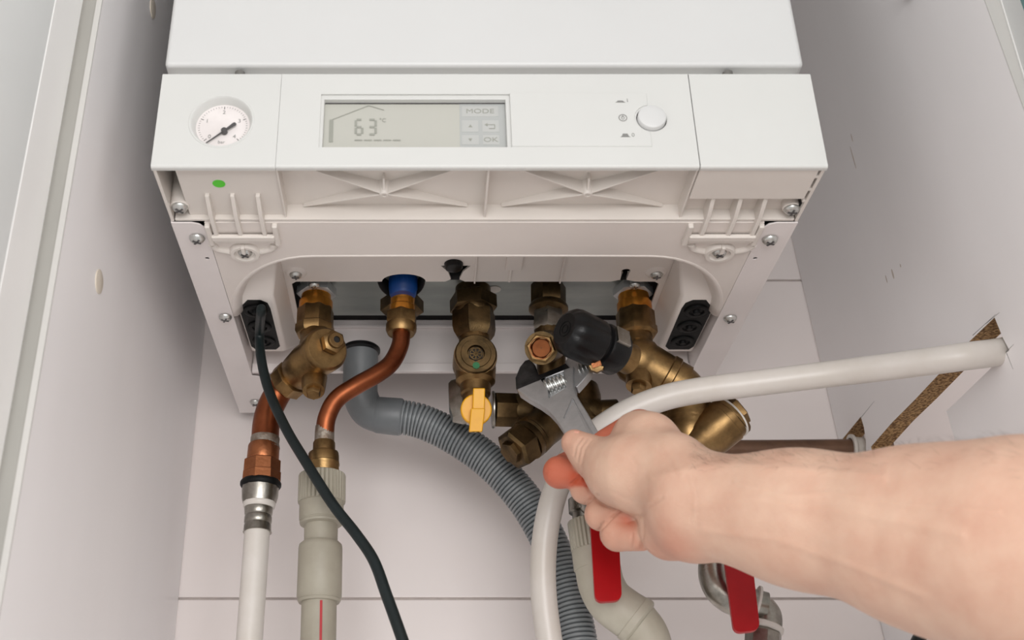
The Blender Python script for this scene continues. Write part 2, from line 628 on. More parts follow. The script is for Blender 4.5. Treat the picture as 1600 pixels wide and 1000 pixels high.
pnl = MB()
zt, zb = ZP - .0014, Z0 + .0022
XS1, XS2 = -0.0955, 0.1805
GA = cf(346, 189)
gr = .0203
pnl.plate([(XL, YF, zb), (XS1 - .0001, YF, zb), (XS1 - .0001, YF, zt), (XL, YF, zt)], [circ(GA, (gr, 0, 0), (0, 0, gr), 48)], (0, .004, 0))
face1 = obj('gauge_panel', pnl, M['panel_white'], boi, smooth=False)
dl, dr = cf(502, 147).x, cf(797, 147).x
dt, db = cf(650, 147).z, cf(650, 230).z
BC = cf(1018, 186)
pnl = MB()
pnl.plate([(XS1 + .0001, YF, zb), (XS2 - .0003, YF, zb), (XS2 - .0003, YF, zt), (XS1 + .0001, YF, zt)],
          [[(dl, YF, db), (dr, YF, db), (dr, YF, dt), (dl, YF, dt)], circ(BC, (.0102, 0, 0), (0, 0, .0102), 32)], (0, .004, 0))
face2 = obj('control_panel', pnl, M['panel_white'], boi, smooth=False)
pnl = MB()
pnl.plate([(XS2 + .0003, YF, zb), (XR, YF, zb), (XR, YF, zt), (XS2 + .0003, YF, zt)], [], (0, .004, 0))
face3 = obj('end_panel', pnl, M['panel_white'], boi, smooth=False)
for fc, xa_, xb_ in ((face1, XL, XS1 - .0001), (face2, XS1 + .0001, XS2 - .0003), (face3, XS2 + .0003, XR)):
    for zc_, r_ in ((zt, .0014), (zb, .0020)):
        mb = MB()
        mb.lathe((xa_, YF + r_, zc_), (1, 0, 0), [(0, r_), (xb_ - xa_, r_)], 20)
        mb.box((xa_, YF + r_, zc_ - r_), (xb_, YF + .004, zc_ + r_))
        obj('panel_lip', mb, M['panel_white'], fc)
mb = MB()
mb.box((XL + .0015, YF + .003, ZP - .004), (XR - .0015, YF + .05, ZP - .0012))
mb.box((XL + .0004, YF + .003, Z0 + .001), (XL + .0026, YF + .0668, ZP - .0012))
mb.box((XR - .0026, YF + .003, Z0 + .001), (XR - .0004, YF + .0668, ZP - .0012))
mb.box((XL + .0015, YF + .022, ZC + .449), (XR - .0015, YF + .026, ZP - .0035))
obj('panel_shell', mb, M['rib'], boi)

# gauge
ga = MB()
ga.lathe(GA + Vector((0, .012, 0)), (0, -1, 0), [(.0048, .0182), (.0050, .0178), (.0112, .0196), (.0119, .0201), (.0124, .0206), (.0124, .0216), (.0119, .0220), (.0118, .0200)], 48, cap0=False, cap1=False)
gauge = obj('pressure_gauge', ga, M['panel_white'], boi)
mb = MB()
mb.lathe(GA + Vector((0, .0072, 0)), (0, -1, 0), [(0, .0188), (.001, .0188)], 48)
obj('dial', mb, M['dial'], gauge)
yd = GA.y + .0061


def txt(s, c, size, matn, parent, name, wx=1.0):
    """lettering printed flat on a face that looks along -y"""
    cu = bpy.data.curves.new(name, 'FONT')
    cu.body = s
    cu.size = size
    cu.align_x = 'CENTER'
    cu.align_y = 'CENTER'
    cu.extrude = .00006
    t = bpy.data.objects.new(name, cu)
    COL.objects.link(t)
    dg = bpy.context.evaluated_depsgraph_get()
    me = bpy.data.meshes.new_from_object(t.evaluated_get(dg))
    bpy.data.objects.remove(t)
    me.transform(Matrix.Translation(Vector(c) - ORG[parent]) @ Matrix.Rotation(math.pi / 2, 4, 'X') @ Matrix.Diagonal((wx, 1, 1, 1)))
    me.materials.clear()
    me.materials.append(matn)
    o = bpy.data.objects.new(name, me)
    COL.objects.link(o)
    o.parent = parent
    ORG[o] = ORG[parent]
    return o


mb = MB()
for k in range(41):
    a = math.radians(225 - 270 * k / 40)
    r1, r2 = .0165, (.0142 if k % 10 == 0 else .0154)
    d = Vector((math.cos(a), 0, math.sin(a)))
    s = Vector((-d.z, 0, d.x)) * (.00022 if k % 10 == 0 else .0001)
    c = Vector((GA.x, yd, GA.z))
    mb.plate([c + d * r2 - s, c + d * r1 - s, c + d * r1 + s, c + d * r2 + s], [], (0, -.0001, 0))
obj('dial_scale', mb, M['needle'], gauge, smooth=False)
for k, s in enumerate('01234'):
    a = math.radians(225 - 270 * k / 4)
    txt(s, (GA.x + math.cos(a) * .0117, yd, GA.z + math.sin(a) * .0117), .0042, M['print'], gauge, 'dial_number')
txt('bar', (GA.x, yd, GA.z - .0128), .0036, M['print'], gauge, 'dial_number')
nd = MB()
d = (cf(323, 217) - cf(350, 199))
d.y = 0
d.normalize()
s = Vector((-d.z, 0, d.x))
c = Vector((cf(349, 199).x, yd - .002, cf(349, 199).z))
nd.plate([c - d * .0085 - s * .0013, c - s * .0006, c + d * .0150 - s * .0003, c + d * .0150 + s * .0003, c + s * .0006, c - d * .0085 + s * .0013, c - d * .0095 + s * .0008, c - d * .0095 - s * .0008], [], (0, -.0006, 0))
nd.lathe(c + Vector((0, .0015, 0)), (0, -1, 0), [(0, .0021), (.003, .0021), (.0035, .0016)], 20)
obj('needle', nd, M['needle'], gauge)
# display
dsp = MB()
dy = YF + .0062
dsp.box((dl - .002, dy, db - .002), (dr + .002, dy + .003, dt + .002))
disp = obj('display', dsp, M['lcd'], boi)


def dxz(u, v):
    p = PY(u, v, dy - .0003)
    return Vector((p.x, dy - .0003, p.z))


mb = MB()
b0, b1 = dxz(502, 147), dxz(797, 230)
bx0, bx1, bz0, bz1 = dl + .0032, dr - .0042, db + .0002, dt - .0052
e_ = .0012
mb.plate([(dl - e_, YF + .0016, db - e_), (dr + e_, YF + .0016, db - e_), (dr + e_, YF + .0016, dt + e_), (dl - e_, YF + .0016, dt + e_)], [[(bx0 - .001, YF + .0016, bz0 + .0004), (bx1 + .001, YF + .0016, bz0 + .0004), (bx1 + .001, YF + .0016, bz1 + .002), (bx0 - .001, YF + .0016, bz1 + .002)]], (0, .0045, 0))
obj('display_frame', mb, M['panel_white'], disp, bevel=.0005)


def strip(mb, a, b, w, ext=(0, -.00012, 0)):
    a, b = Vector(a), Vector(b)
    s = (b - a).cross(Vector((0, 1, 0))).normalized() * w / 2
    mb.plate([a - s, b - s, b + s, a + s], [], ext)


mb = MB()
strip(mb, dxz(518, 187), dxz(517, 222), .0026)
strip(mb, dxz(519, 187), dxz(576, 165), .0005)
strip(mb, dxz(576, 165), dxz(600, 172), .0005)
for k in range(5):
    strip(mb, dxz(554 + k * 15, 219), dxz(566 + k * 15, 219), .0009)
obj('house_outline', mb, M['lcd_ink'], disp, smooth=False)


def seg7(mb, u0, u1, v0, v1, segs, w):
    P = {'a': ((u0, v0), (u1, v0)), 'b': ((u1, v0), (u1, (v0 + v1) / 2)), 'c': ((u1, (v0 + v1) / 2), (u1, v1)), 'd': ((u0, v1), (u1, v1)),
         'e': ((u0, (v0 + v1) / 2), (u0, v1)), 'f': ((u0, v0), (u0, (v0 + v1) / 2)), 'g': ((u0, (v0 + v1) / 2), (u1, (v0 + v1) / 2))}
    for s in segs:
        a, b = P[s]
        A, B = dxz(*a), dxz(*b)
        t = (B - A).normalized() * .0006
        strip(mb, A + t, B - t, w)


mb = MB()
seg7(mb, 556, 566, 187, 210, 'afgedc', .0016)
seg7(mb, 576, 587, 187, 210, 'abgcd', .0016)
obj('digits', mb, M['lcd_ink'], disp, smooth=False)
txt('°C', dxz(598, 188), .0042, M['lcd_ink'], disp, 'unit_symbol')
for (u0, v0, u1, v1) in ((722, 166, 778, 182), (722, 188, 747, 206), (754, 188, 779, 206), (722, 211, 748, 226), (755, 211, 780, 226)):
    mb = MB()
    a, b = dxz(u0, v1), dxz(u1, v0)
    mb.box((a.x, dy - .0003, a.z), (b.x, dy, b.z))
    obj('key', mb, M['lcd_key'], disp)
for (s, u, v, sz) in (('MODE', 750, 174, .0052), ('OK', 767, 218.5, .0052)):
    p = dxz(u, v)
    txt(s, (p.x, dy - .0004, p.z), sz, M['lcd_ink'], disp, 'key_print', 1.3)
mb = MB()
a, b = dxz(719, 230), dxz(789, 153)
mb.box((a.x, dy - .00015, a.z), (b.x, dy + .0002, b.z))
obj('key_field', mb, mat('lcd_key_field', (174, 176, 174), .3, c2=(171, 173, 171), scale=40), disp)
mb = MB()
mb.box((bx0 - .001, dy - .0008, bz1 + .0015), (bx1 + .001, dy, bz1 + .0021))
obj('display_shadow', mb, M['needle'], disp)  # dark strip painted in as the shadow gap above the display
mb = MB()
for (u, v, sg) in ((735, 197, 1), (735, 218.5, -1)):
    p = dxz(u, v) + Vector((0, -.0001, 0))
    mb.plate([p + Vector((-.0013, 0, -.001 * sg)), p + Vector((.0013, 0, -.001 * sg)), p + Vector((0, 0, .0013 * sg))], [], (0, -.0001, 0))
A = dxz(760, 195) + Vector((0, -.0001, 0))
strip(mb, A, dxz(773, 195) + Vector((0, -.0001, 0)), .0005)
strip(mb, dxz(773, 195) + Vector((0, -.0001, 0)), dxz(773, 201) + Vector((0, -.0001, 0)), .0005)
strip(mb, dxz(773, 201) + Vector((0, -.0001, 0)), dxz(764, 201) + Vector((0, -.0001, 0)), .0005)
mb.plate([A + Vector((-.0012, 0, 0)), A + Vector((.0008, 0, .0013)), A + Vector((.0008, 0, -.0013))], [], (0, -.0001, 0))
obj('key_symbol', mb, M['lcd_ink'], disp, smooth=False)

# cover plate of the service flap, power button, printed symbols
mb = MB()
a, b = cf(800, 229), cf(1010, 146)
xr2 = cf(1014, 186).x
zc0 = math.sqrt(max(.0113 ** 2 - (xr2 - BC.x) ** 2, 0))
a0 = math.atan2(-zc0, xr2 - BC.x)
cut = []
for k in range(17):
    t_ = (-abs(a0)) - (2 * math.pi - 2 * abs(a0)) * k / 16
    cut.append(BC + Vector((math.cos(t_), 0, math.sin(t_))) * .0113)
mb.plate([(a.x, YF - .0006, a.z), (xr2, YF - .0006, a.z)] + [(c.x, YF - .0006, c.z) for c in cut] + [(xr2, YF - .0006, b.z), (a.x, YF - .0006, b.z)], [], (0, .0008, 0))
obj('label_plate', mb, M['panel_white'], face2, bevel=.0003)
mb = MB()
mb.lathe(BC + Vector((0, .004, 0)), (0, -1, 0), [(0, .0095), (.0062, .0095), (.0072, .0090), (.0077, .0078), (.0079, .004)], 40)
obj('power_button', mb, M['enamel'], boi)
mb = MB()
for (u, v, up) in ((969, 160, 0), (977, 214, 1)):
    p = Vector((cf(u, v).x, YF - .00065, cf(u, v).z))
    mb.plate([p + Vector((-.0034, 0, -.0006)), p + Vector((.0034, 0, -.0006)), p + Vector((.0022, 0, .0003)), p + Vector((.0016, 0, .0010 + .0012 * up)), p + Vector((-.0016, 0, .0010 + .0012 * up)), p + Vector((-.0022, 0, .0003))], [], (0, -.0001, 0))
p = Vector((cf(973, 185).x, YF - .00065, cf(973, 185).z))
mb.plate(circ(p, (.0029, 0, 0), (0, 0, .0029), 28), [circ(p, (.0023, 0, 0), (0, 0, .0023), 28)], (0, -.0001, 0))
mb.plate(circ(p, (.0012, 0, 0), (0, 0, .0014), 20), [circ(p, (.0008, 0, 0), (0, 0, .0010), 20)], (0, -.0001, 0))
strip(mb, p + Vector((0, 0, .0002)), p + Vector((0, 0, .0022)), .0005)
obj('button_symbol', mb, M['print'], face2, smooth=False)
for s, u, v in (('I', 980, 158), ('0', 989, 212)):
    p = cf(u, v)
    txt(s, (p.x, YF - .00065, p.z), .0042, M['print'], face2, 'button_print')

# --- underside: front flap zone with ribs
mb = MB()
ZR = Z0 + .013
mb.box((XS1, YF + .003, ZR), (XS2, YF + .0655, ZR + .002))
mb.box((XS1 - .0006, YF + .003, Z0 + .0022), (XS1 + .0006, YF + .0655, ZR + .001))
mb.box((XS2 - .0010, YF + .003, Z0 + .0022), (XS2 + .0004, YF + .0655, ZR + .001))
mb.box((XC - .0008, YF + .003, Z0 + .0022), (XC + .0008, YF + .0655, ZR + .001))
mb.box((XL + .0035, YF + .064, Z0 + .0008), (XR - .0035, YF + .0665, ZR + .002))
obj('rib_tray', mb, M['rib'], boi, bevel=.0004)


def rib(a, b, za, zbm, w=.0013):
    """upright web from a to b whose lower edge runs from za to zbm"""
    m = MB()
    a, b = Vector(a), Vector(b)
    s = (b - a).cross(Vector((0, 0, 1))).normalized() * w / 2
    m.rings([[(a.x - s.x, a.y - s.y, ZR + .0005), (a.x + s.x, a.y + s.y, ZR + .0005), (a.x + s.x, a.y + s.y, za), (a.x - s.x, a.y - s.y, za)],
             [(b.x - s.x, b.y - s.y, ZR + .0005), (b.x + s.x, b.y + s.y, ZR + .0005), (b.x + s.x, b.y + s.y, zbm), (b.x - s.x, b.y - s.y, zbm)]])
    return m


for xa, xb in ((XS1, XC), (XC, XS2)):
    xm, ym = (xa + xb) / 2, YF + .0365
    for cx_, cy_ in ((xa + .002, YF + .006), (xb - .002, YF + .006), (xa + .012, YF + .063), (xb - .012, YF + .063)):
        obj('rib', rib((xm, ym, 0), (cx_, cy_, 0), Z0 + .003, Z0 + .0105), M['rib'], boi, bevel=.0003)
    obj('rib', rib((xm, ym, 0), (xm, ym - .012, 0), Z0 + .003, Z0 + .008), M['rib'], boi)
    m = MB()
    c = Vector((xm, ym, 0))
    m.lathe((xm, ym, ZR), (0, 0, -1), [(0, .0042), (.0095, .0034), (.0105, .0026), (.0105, .0016), (.006, .0014)], 20)
    obj('boss', m, M['rib'], boi)

# left block (with the green sticker), screw pocket beside it, right end block
xa = PZ(276, 270, Z0 + .006).x
mb = MB()
mb.box((xa, YF + .003, Z0 + .0045), (XS1, YF + .0655, ZR + .002))
lb = obj('flap_block', mb, M['rib'], boi, bevel=.0006)
p = PZ(342, 287, Z0 + .0044)
mb = MB()
mb.lathe(p, (0, 0, -1), [(-.0004, .0043), (.0002, .0043)], 28)
obj('green_sticker', mb, M['green'], lb, label='small round bright green sticker')
mb = MB()
mb.plate([(XS2 + .0008, YF + .004, Z0 + .0008), (XR - .0042, YF + .004, Z0 + .0008), (XR - .0042, YF + .0385, Z0 + .0008), (XS2 + .0008, YF + .0385, Z0 + .0008)], [], (0, 0, .018))
obj('end_cap', mb, M['rib'], boi, bevel=.0006)
mb = MB()
mb.box((XS2 + .0012, YF + .038, Z0 + .009), (XR - .004, YF + .0655, Z0 + .012))
obj('end_floor', mb, M['rib'], boi)
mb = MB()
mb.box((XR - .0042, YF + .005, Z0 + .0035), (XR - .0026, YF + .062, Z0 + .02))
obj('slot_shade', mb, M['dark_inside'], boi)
mb = MB()
for k in (.012, .027, .041):
    mb.box((XR - .0044, YF + k, Z0 + .0012), (XR - .0024, YF + k + .0022, Z0 + .01))
obj('slot_bridge', mb, M['rib'], boi)
mb = MB()
mb.box((XL + .003, YF + .005, Z0 + .034), (xa, YF + .06, Z0 + .036))
obj('pocket_roof', mb, M['rib'], boi)


# screws
def screw_mesh(r=.0053, name='screw'):
    m = MB()
    m.lathe((0, 0, .0006), (0, 0, -1), [(0, r * 1.05), (.0008, r * 1.05), (.0013, r), (.0026, r * .86), (.0034, r * .6), (.0037, r * .3)], 28)
    m.mi = 1
    for a in (0.3, 0.3 + math.pi / 2):
        ex = Vector((math.cos(a), math.sin(a), 0)) * r * .62
        ey = Vector((-math.sin(a), math.cos(a), 0)) * r * .13
        m.obox((0, 0, -.0028), ex, ey, (0, 0, .0006))
    return m.mesh(name, [M['screw'], M['needle']], Vector((0, 0, 0)))


SCREW = screw_mesh()


def screw(p, parent=boi, sc=1.0, rot=None):
    o = bpy.data.objects.new('screw', SCREW)
    COL.objects.link(o)
    o.parent = parent
    o.location = p - ORG[parent]
    o.rotation_euler = rot if rot else (0, 0, random.uniform(0, 1.5))
    o.scale = (sc, sc, sc)
    return o


zs = Z0 - .0002
for u, v, sc in ((308, 373, 1), (352, 496, .95), (399, 629, .9), (1203, 375, 1), (1141, 498, .95)):
    screw(PZ(u, v, zs - .001), sc=sc)
# screw posts in the corner pockets
for u, v in ((281, 323), (1237, 326)):
    p = PZ(u, v, Z0 + .0035)
    mb = MB()
    mb.lathe(p, (0, 0, 1), [(0, .0058), (.0005, .0064), (.031, .0072)], 24)
    post = obj('screw_post', mb, M['rib'], boi)
    screw(p + Vector((0, 0, -.0005)), sc=1.0)

# --- side flanges of the frame
XI = -0.1532
for side in (0, 1):
    fx = (lambda x: x) if side == 0 else mirx
    mb = MB()
    poly = [(XL, .6865), (XI - .009, .6865), (XI - .0035, .6885), (XI, .694), (XI, .945), (XI + .008, .948), (XI + .012, .958), (XI + .012, 1.020), (XI + .004, 1.031), (XL, 1.031)]
    mb.plate([(fx(x), y, Z0) for x, y in poly], [circ((fx(-.1590), .7360, Z0), (.0016, 0, 0), (0, .0016, 0), 12)], (0, 0, .0012))
    fl = obj('side_flange', mb, M['steel_white'], boi, bevel=.0004)
    mb = MB()
    x0, x1 = sorted((fx(XL), fx(XL + .0014)))
    mb.box((x0, .686, Z0 + .0012), (x1, 1.031, ZCOV - .002))
    obj('side_sheet', mb, M['steel_white'], boi)
    mb = MB()
    x0, x1 = sorted((fx(XI - .0014), fx(XI)))
    mb.box((x0, .826, Z0 + .0012), (x1, 1.03, Z0 + .05))
    obj('inner_web', mb, M['steel_white'], boi)
    p = Vector((fx(-.1590), .7360, Z0 - .0001))
    mb = MB()
    mb.lathe(p + Vector((0, 0, .0025)), (0, 0, -1), [(0, .0018), (.0004, .0018)], 12)
    obj('flange_hole', mb, M['dark_inside'], boi)

# --- moulded tray with the rounded bay
Z1 = Z0 + .030
loopL = [(-.081 - .0715 * math.sin(a), .828 - .096 * math.cos(a)) for a in [math.pi / 2 * k / 12 for k in range(13)]]
path = [(x, y) for x, y in reversed(loopL)] + [(-.02, .7315), (XC, .7313), (mirx(-.02), .7315)] + [(mirx(x), y) for x, y in loopL]
mb = MB()
mb.plate([(XI + .0004, .6862, Z0), (mirx(XI) - .0004, .6862, Z0), (mirx(XI) - .0004, .828, Z0)] + [(x, y, Z0) for x, y in reversed(path)] + [(XI + .0004, .828, Z0)], [], (0, 0, .0016))
obj('underside_tray', mb, M['tray'], boi)
n = len(path)
nor = []
for i in range(n):
    a, b = path[max(i - 1, 0)], path[min(i + 1, n - 1)]
    t = Vector((b[0] - a[0], b[1] - a[1], 0)).normalized()
    nor.append(Vector((-t.y, t.x, 0)))
prof = [(-.0006, .0008), (0, 0), (.0020, .0004), (.0044, .0022), (.0066, .0060), (.0088, .0120), (.0122, .0190), (.0175, .0250), (.0230, .0285), (.029, .030)]
rows = []
for ins, h in prof:
    rows.append([Vector((path[i][0], path[i][1], Z0 + h)) + nor[i] * ins for i in range(n)])
mb = MB()
mb.rings(rows, closed=False, cap0=False, cap1=False)
o = obj('bay_wall', mb, M['tray'], boi, angle=70)
sm = o.modifiers.new('thickness', 'SOLIDIFY')
sm.thickness = .0012
sm.offset = 0
last = rows[-1]


def c1(u, v):
    p = PZ(u, v, Z1)
    return (p.x, p.y)


OX0, OX1, OYF = -.1075, mirx(-.1075), c1(700, 440)[1]
notches = []
bx, by = c1(631, 440)
arch = [(bx + math.cos(a) * .0180, OYF - math.sin(a) * .0125) for a in [math.pi * k / 12 for k in range(13)]]
kx, ky = c1(978, 424)
r = .0038
key = [(kx + .010, OYF), (kx + .0025, OYF - .003), (kx + .0022, ky + .002)] + [(kx + math.cos(a) * r, ky + math.sin(a) * r) for a in [math.radians(60 - 300 * k / 12) for k in range(13)]] + [(kx - .0022, ky + .002), (kx - .0025, OYF - .003), (kx - .010, OYF)]
fx_, fy_ = c1(711, 440)
fun = [(fx_ + .008, OYF), (fx_ + .0035, OYF - .004), (fx_ + .006, OYF - .016), (fx_ + .012, OYF - .026), (fx_ - .012, OYF - .026), (fx_ - .006, OYF - .016), (fx_ - .0035, OYF - .004), (fx_ - .008, OYF)]
ceil = [(p.x, p.y, Z1) for p in last] + [(mirx(-.118), .938, Z1), (OX1, .938, Z1), (OX1, OYF + .004, Z1), (OX1 - .004, OYF, Z1)]
ceil += [(x, y, Z1) for x, y in key + fun + arch] + [(OX0 + .004, OYF, Z1), (OX0, OYF + .004, Z1), (OX0, .938, Z1), (-.118, .938, Z1)]
mb = MB()
mb.plate(ceil, [], (0, 0, .0018))
obj('bay_ceiling', mb, M['tray'], boi)
# small ribs and tab moulded on the bay ceiling
for u in (745, 884):
    a, b = PZ(u, 396, Z1), PZ(u - 2, 438, Z1)
    mb = MB()
    mb.box((a.x - .0006, a.y, Z1 - .0022), (a.x + .0006, OYF - .0005, Z1 + .0006))
    obj('ceiling_rib', mb, M['tray'], boi)
a = PZ(803, 412, Z1)
mb = MB()
mb.box((a.x - .0065, a.y - .016, Z1 - .003), (a.x + .0065, a.y + .006, Z1 + .0005))
mb.box((a.x - .0030, a.y + .006, Z1 - .0015), (a.x - .0008, OYF - .001, Z1 + .0005))
obj('ceiling_tab', mb, M['tray'], boi, bevel=.0006)
# screws on the bay ceiling, with moulded collars
for u in (462, 1026):
    p = PZ(u, 429, Z1 - .002)
    mb = MB()
    mb.lathe(p, (0, 0, 1), [(0, .0068), (.0003, .0074), (.0035, .0105)], 24)
    obj('screw_collar', mb, M['tray'], boi)
    screw(p - Vector((0, 0, .0003)), sc=.92)

# housings for the cable glands
ZH = Z0 + .006
for side in (0, 1):
    fx = (lambda x: x) if side == 0 else mirx
    lo = [(-.1505, .806), (-.119, .806), (-.119, .906), (-.1495, .906)]
    hi = [(-.152, .770), (-.112, .770), (-.1105, .944), (-.152, .944)]
    mb = MB()
    mb.rings([[(fx(x), y, ZH) for x, y in lo], [(fx(x), y, Z1 + .001) for x, y in hi]])
    hs = obj('gland_housing', mb, M['tray'], boi, bevel=.003)
    poly = [(-.1486, .826), (-.1400, .8115), (-.1295, .8115), (-.1245, .8165), (-.1232, .826), (-.1232, .896), (-.1270, .902), (-.1450, .902), (-.1480, .896)]
    mb = MB()
    mb.plate([(fx(x), y, ZH - .0004) for x, y in poly], [], (0, 0, .006))
    for k, yc in enumerate((.829, .857, .885)):
        mb.lathe((fx(-.1358), yc, ZH - .0002), (0, 0, -1), [(0, .0098), (.0015, .0098), (.002, .0090), (.002, .0062), (.0006, .0058), (.0008, .003), (.0035, .0026), (.0035, .0010)], 24)
    obj('cable_gland', mb, M['black_rubber'], boi, bevel=.0003, label='black rubber cable gland block')

# galvanised plate, rear skirt
mb = MB()
ZZ = Z0 + .047
mb.box((OX0 + .0035, .831, ZZ), (OX1 - .0050, .9170, ZZ + .0015))
zp = obj('connection_plate', mb, M['zinc'], boi, label='galvanised steel connection plate')
mb = MB()
mb.box((XI + .0005, .940, Z0 + .0090), (mirx(XI) - .0005, .9415, Z0 + .0545))
mb.box((XI + .0005, .9365, Z0 + .0006), (mirx(XI) - .0005, .9415, Z0 + .0090))
obj('rear_skirt', mb, M['steel_white'], boi, bevel=.0008)
mb = MB()
mb.box((XI + .0005, .9365, Z0 + .0450), (mirx(XI) - .0005, .9398, Z0 + .0478))
obj('skirt_lip', mb, M['steel_white'], boi, bevel=.0006)
for u, v in ((491, 446), (992, 446)):
    p = PY(u, v, .836)
    mb = MB()
    mb.cyl(p, (p.x, p.y, ZZ + .001), .0035)
    obj('spacer', mb, M['lock_nut'], boi)
    screw(p, sc=.8)
mb = MB()
gx = CXS_1 = PZ(628, 455, Z0 + .04).x
line = [(OX0, .8266), (gx - .0200, .8266)] + [(gx - math.cos(a_) * .0198, .8268 + math.sin(a_) * .034) for a_ in [math.pi * k / 16 for k in range(17)]] + [(gx + .0200, .8266), (OX1, .8266)]
mb.rings([[(x, y, Z0 + .0328) for x, y in line], [(x, y, ZZ + .0004) for x, y in line]], closed=False, cap0=False, cap1=False)
shade_sheet = obj('gasket_or_shade', mb, M['dark_inside'], boi)  # black sheet added behind the opening edge as the interior's shade
sm = shade_sheet.modifiers.new('thickness', 'SOLIDIFY')
sm.thickness = .0008
p = PZ(772, 452, ZZ - .0002)
mb = MB()
mb.lathe(p, (0, 0, -1), [(-.0006, .006), (.0004, .006), (.0004, .002)], 16)
obj('paper_sticker', mb, M['pex'], boi)
p = PZ(709, 405, Z1 + .002)
mb = MB()
mb.lathe(p + Vector((0, .004, .008)), (0, 0, -1), [(0, .014), (.006, .0125), (.0075, .008), (.013, .0072), (.0145, .0065), (.0155, .0040)], 28)
obj('drain_funnel', mb, M['black_plastic'], boi)

# hinges of the flap
for side in (0, 1):
    us = (333, 371.5, 410) if side == 0 else (1103, 1145, 1183)
    v0, v1 = (306, 366) if side == 0 else (319, 372)
    xs = [PZ(u, 345, Z0).x for u in us]
    ya, yb = YF + (.037 if side == 0 else .040), YF + .083
    xm = xs[1]
    mb = MB()
    bl, br_ = (.0036, .0068) if side == 0 else (.0085, .0030)
    mb.box((xs[0] - bl, YF + .0800, Z0 - .0046), (xs[2] + br_, YF + .0860, Z0 - .0012))
    mb.box((xs[0] - bl + .0008, YF + .0855, Z0 - .0034), (xs[2] + br_ - .0008, YF + .0905, Z0 + .0004))
    hg = obj('hinge', mb, M['rib'], boi, bevel=.0009)
    for x in xs:
        m = MB()
        m.rings([[(x - .0015, ya, Z0 + .012), (x + .0015, ya, Z0 + .012), (x + .0015, ya, Z0 + .002), (x - .0015, ya, Z0 + .002)],
                 [(x - .0015, ya + .018, Z0 + .012), (x + .0015, ya + .018, Z0 + .012), (x + .0015, ya + .018, Z0 - .0025), (x - .0015, ya + .018, Z0 - .0025)],
                 [(x - .0015, yb, Z0 + .002), (x + .0015, yb, Z0 + .002), (x + .0015, yb, Z0 - .0032), (x - .0015, yb, Z0 - .0032)]])
        obj('hinge_rib', m, M['rib'], hg, bevel=.0005)
    for x in (xs[0] - bl - .0012, xs[2] + br_ + .0012):
        m = MB()
        m.box((x - .0020, YF + .068, Z0 - .0036), (x + .0020, YF + .094, Z0 + .001))
        obj('hinge_bracket', m, M['rib'], hg, bevel=.0012)
    c = PZ(383 if side == 0 else 1124, 394, Z0 - .001)
    m = MB()
    for sgn in (-1, 1):
        m.tube([c + Vector((sgn * .0085, 0, .001)), c + Vector((sgn * .014, -.0012, .0012)), c + Vector((sgn * .0200, -.0042, .0012)), c + Vector((sgn * .0225, -.010, .0012))], .0030, 12, 6)
    obj('hinge_arm', m, M['rib'], hg)
    m = MB()
    m.lathe(c + Vector((0, 0, .0015)), (0, 0, -1), [(0, .0116), (.003, .0112), (.0042, .0104), (.0042, .0080), (.0020, .0068)], 28)
    m.box((c.x - .0012, c.y - .012, c.z - .0045), (c.x + .0012, c.y - .004, c.z))
    obj('hinge_boss', m, M['rib'], hg)
    screw(c - Vector((0, 0, .0004)), sc=.95)

# ------------------------------------------------------------------ pipework
YC = 0.857
CXS = [PZ(u, 455, Z0 + .04).x for u in (495, 628, 740, 857, 988)]


def col(x, y, z):
    return Vector((x, y, ZC + z))


UP = Vector((0, 0, 1))


def zat(v, y=YC):
    return PY(660, v, y).z


def stack(t, parts):
    pass


def lp(mb, p0, p1, prof, n=32, hint=None, phase=0.0):
    """lathe between two points; profile given as fractions of the length"""
    p0, p1 = Vector(p0), Vector(p1)
    L = (p1 - p0).length
    return mb.lathe(p0, p1 - p0, [(a * L, r) for a, r in prof], n, hint, phase)


# --- 1  left brass valve (flow) --------------------------------------------------------------
x = CXS[0]
t = thing('brass_valve', 'aged brass angle valve with a hexagonal cap at the left end of the boiler', 'valve', (x, YC, ZC + .41))
mb = MB()
mb.hexa((x, YC, ZZ - .0035), (x, YC, ZZ - .0130), .0168, hint=(1, .15, 0))
obj('lock_nut', mb, M['lock_nut'], t)
mb = MB()
lp(mb, (x, YC, ZZ - .006), (x, YC, zat(487)), [(0, .0132), (.15, .0125), (.55, .0125), (.6, .0142), (1, .0142)])
obj('threaded_neck', mb, M['brass_bright'], t)
mb = MB()
lp(mb, (x, YC, zat(484)), (x, YC, zat(524)), [(0, .0148), (.06, .0156), (.62, .0156), (.66, .0166), (.9, .0166), (1, .0150)], 8, hint=(1, .3, 0))
obj('union_nut', mb, M['brass'], t)
A = PY(506, 548, .832)
B = PY(449, 597, .868)
ax = (B - A).normalized()
mb = MB()
lp(mb, (x, YC, zat(515)), PY(497, 545, .85), [(0, .0125), (.5, .0135), (1, .0165)])
lp(mb, A, B, [(0, .0150), (.03, .0172), (.10, .0178), (.16, .0172), (.20, .0168), (.42, .0172), (.72, .0155), (.80, .0128), (1, .0125)], 40)
body = obj('valve_body', mb, M['brass'], t)
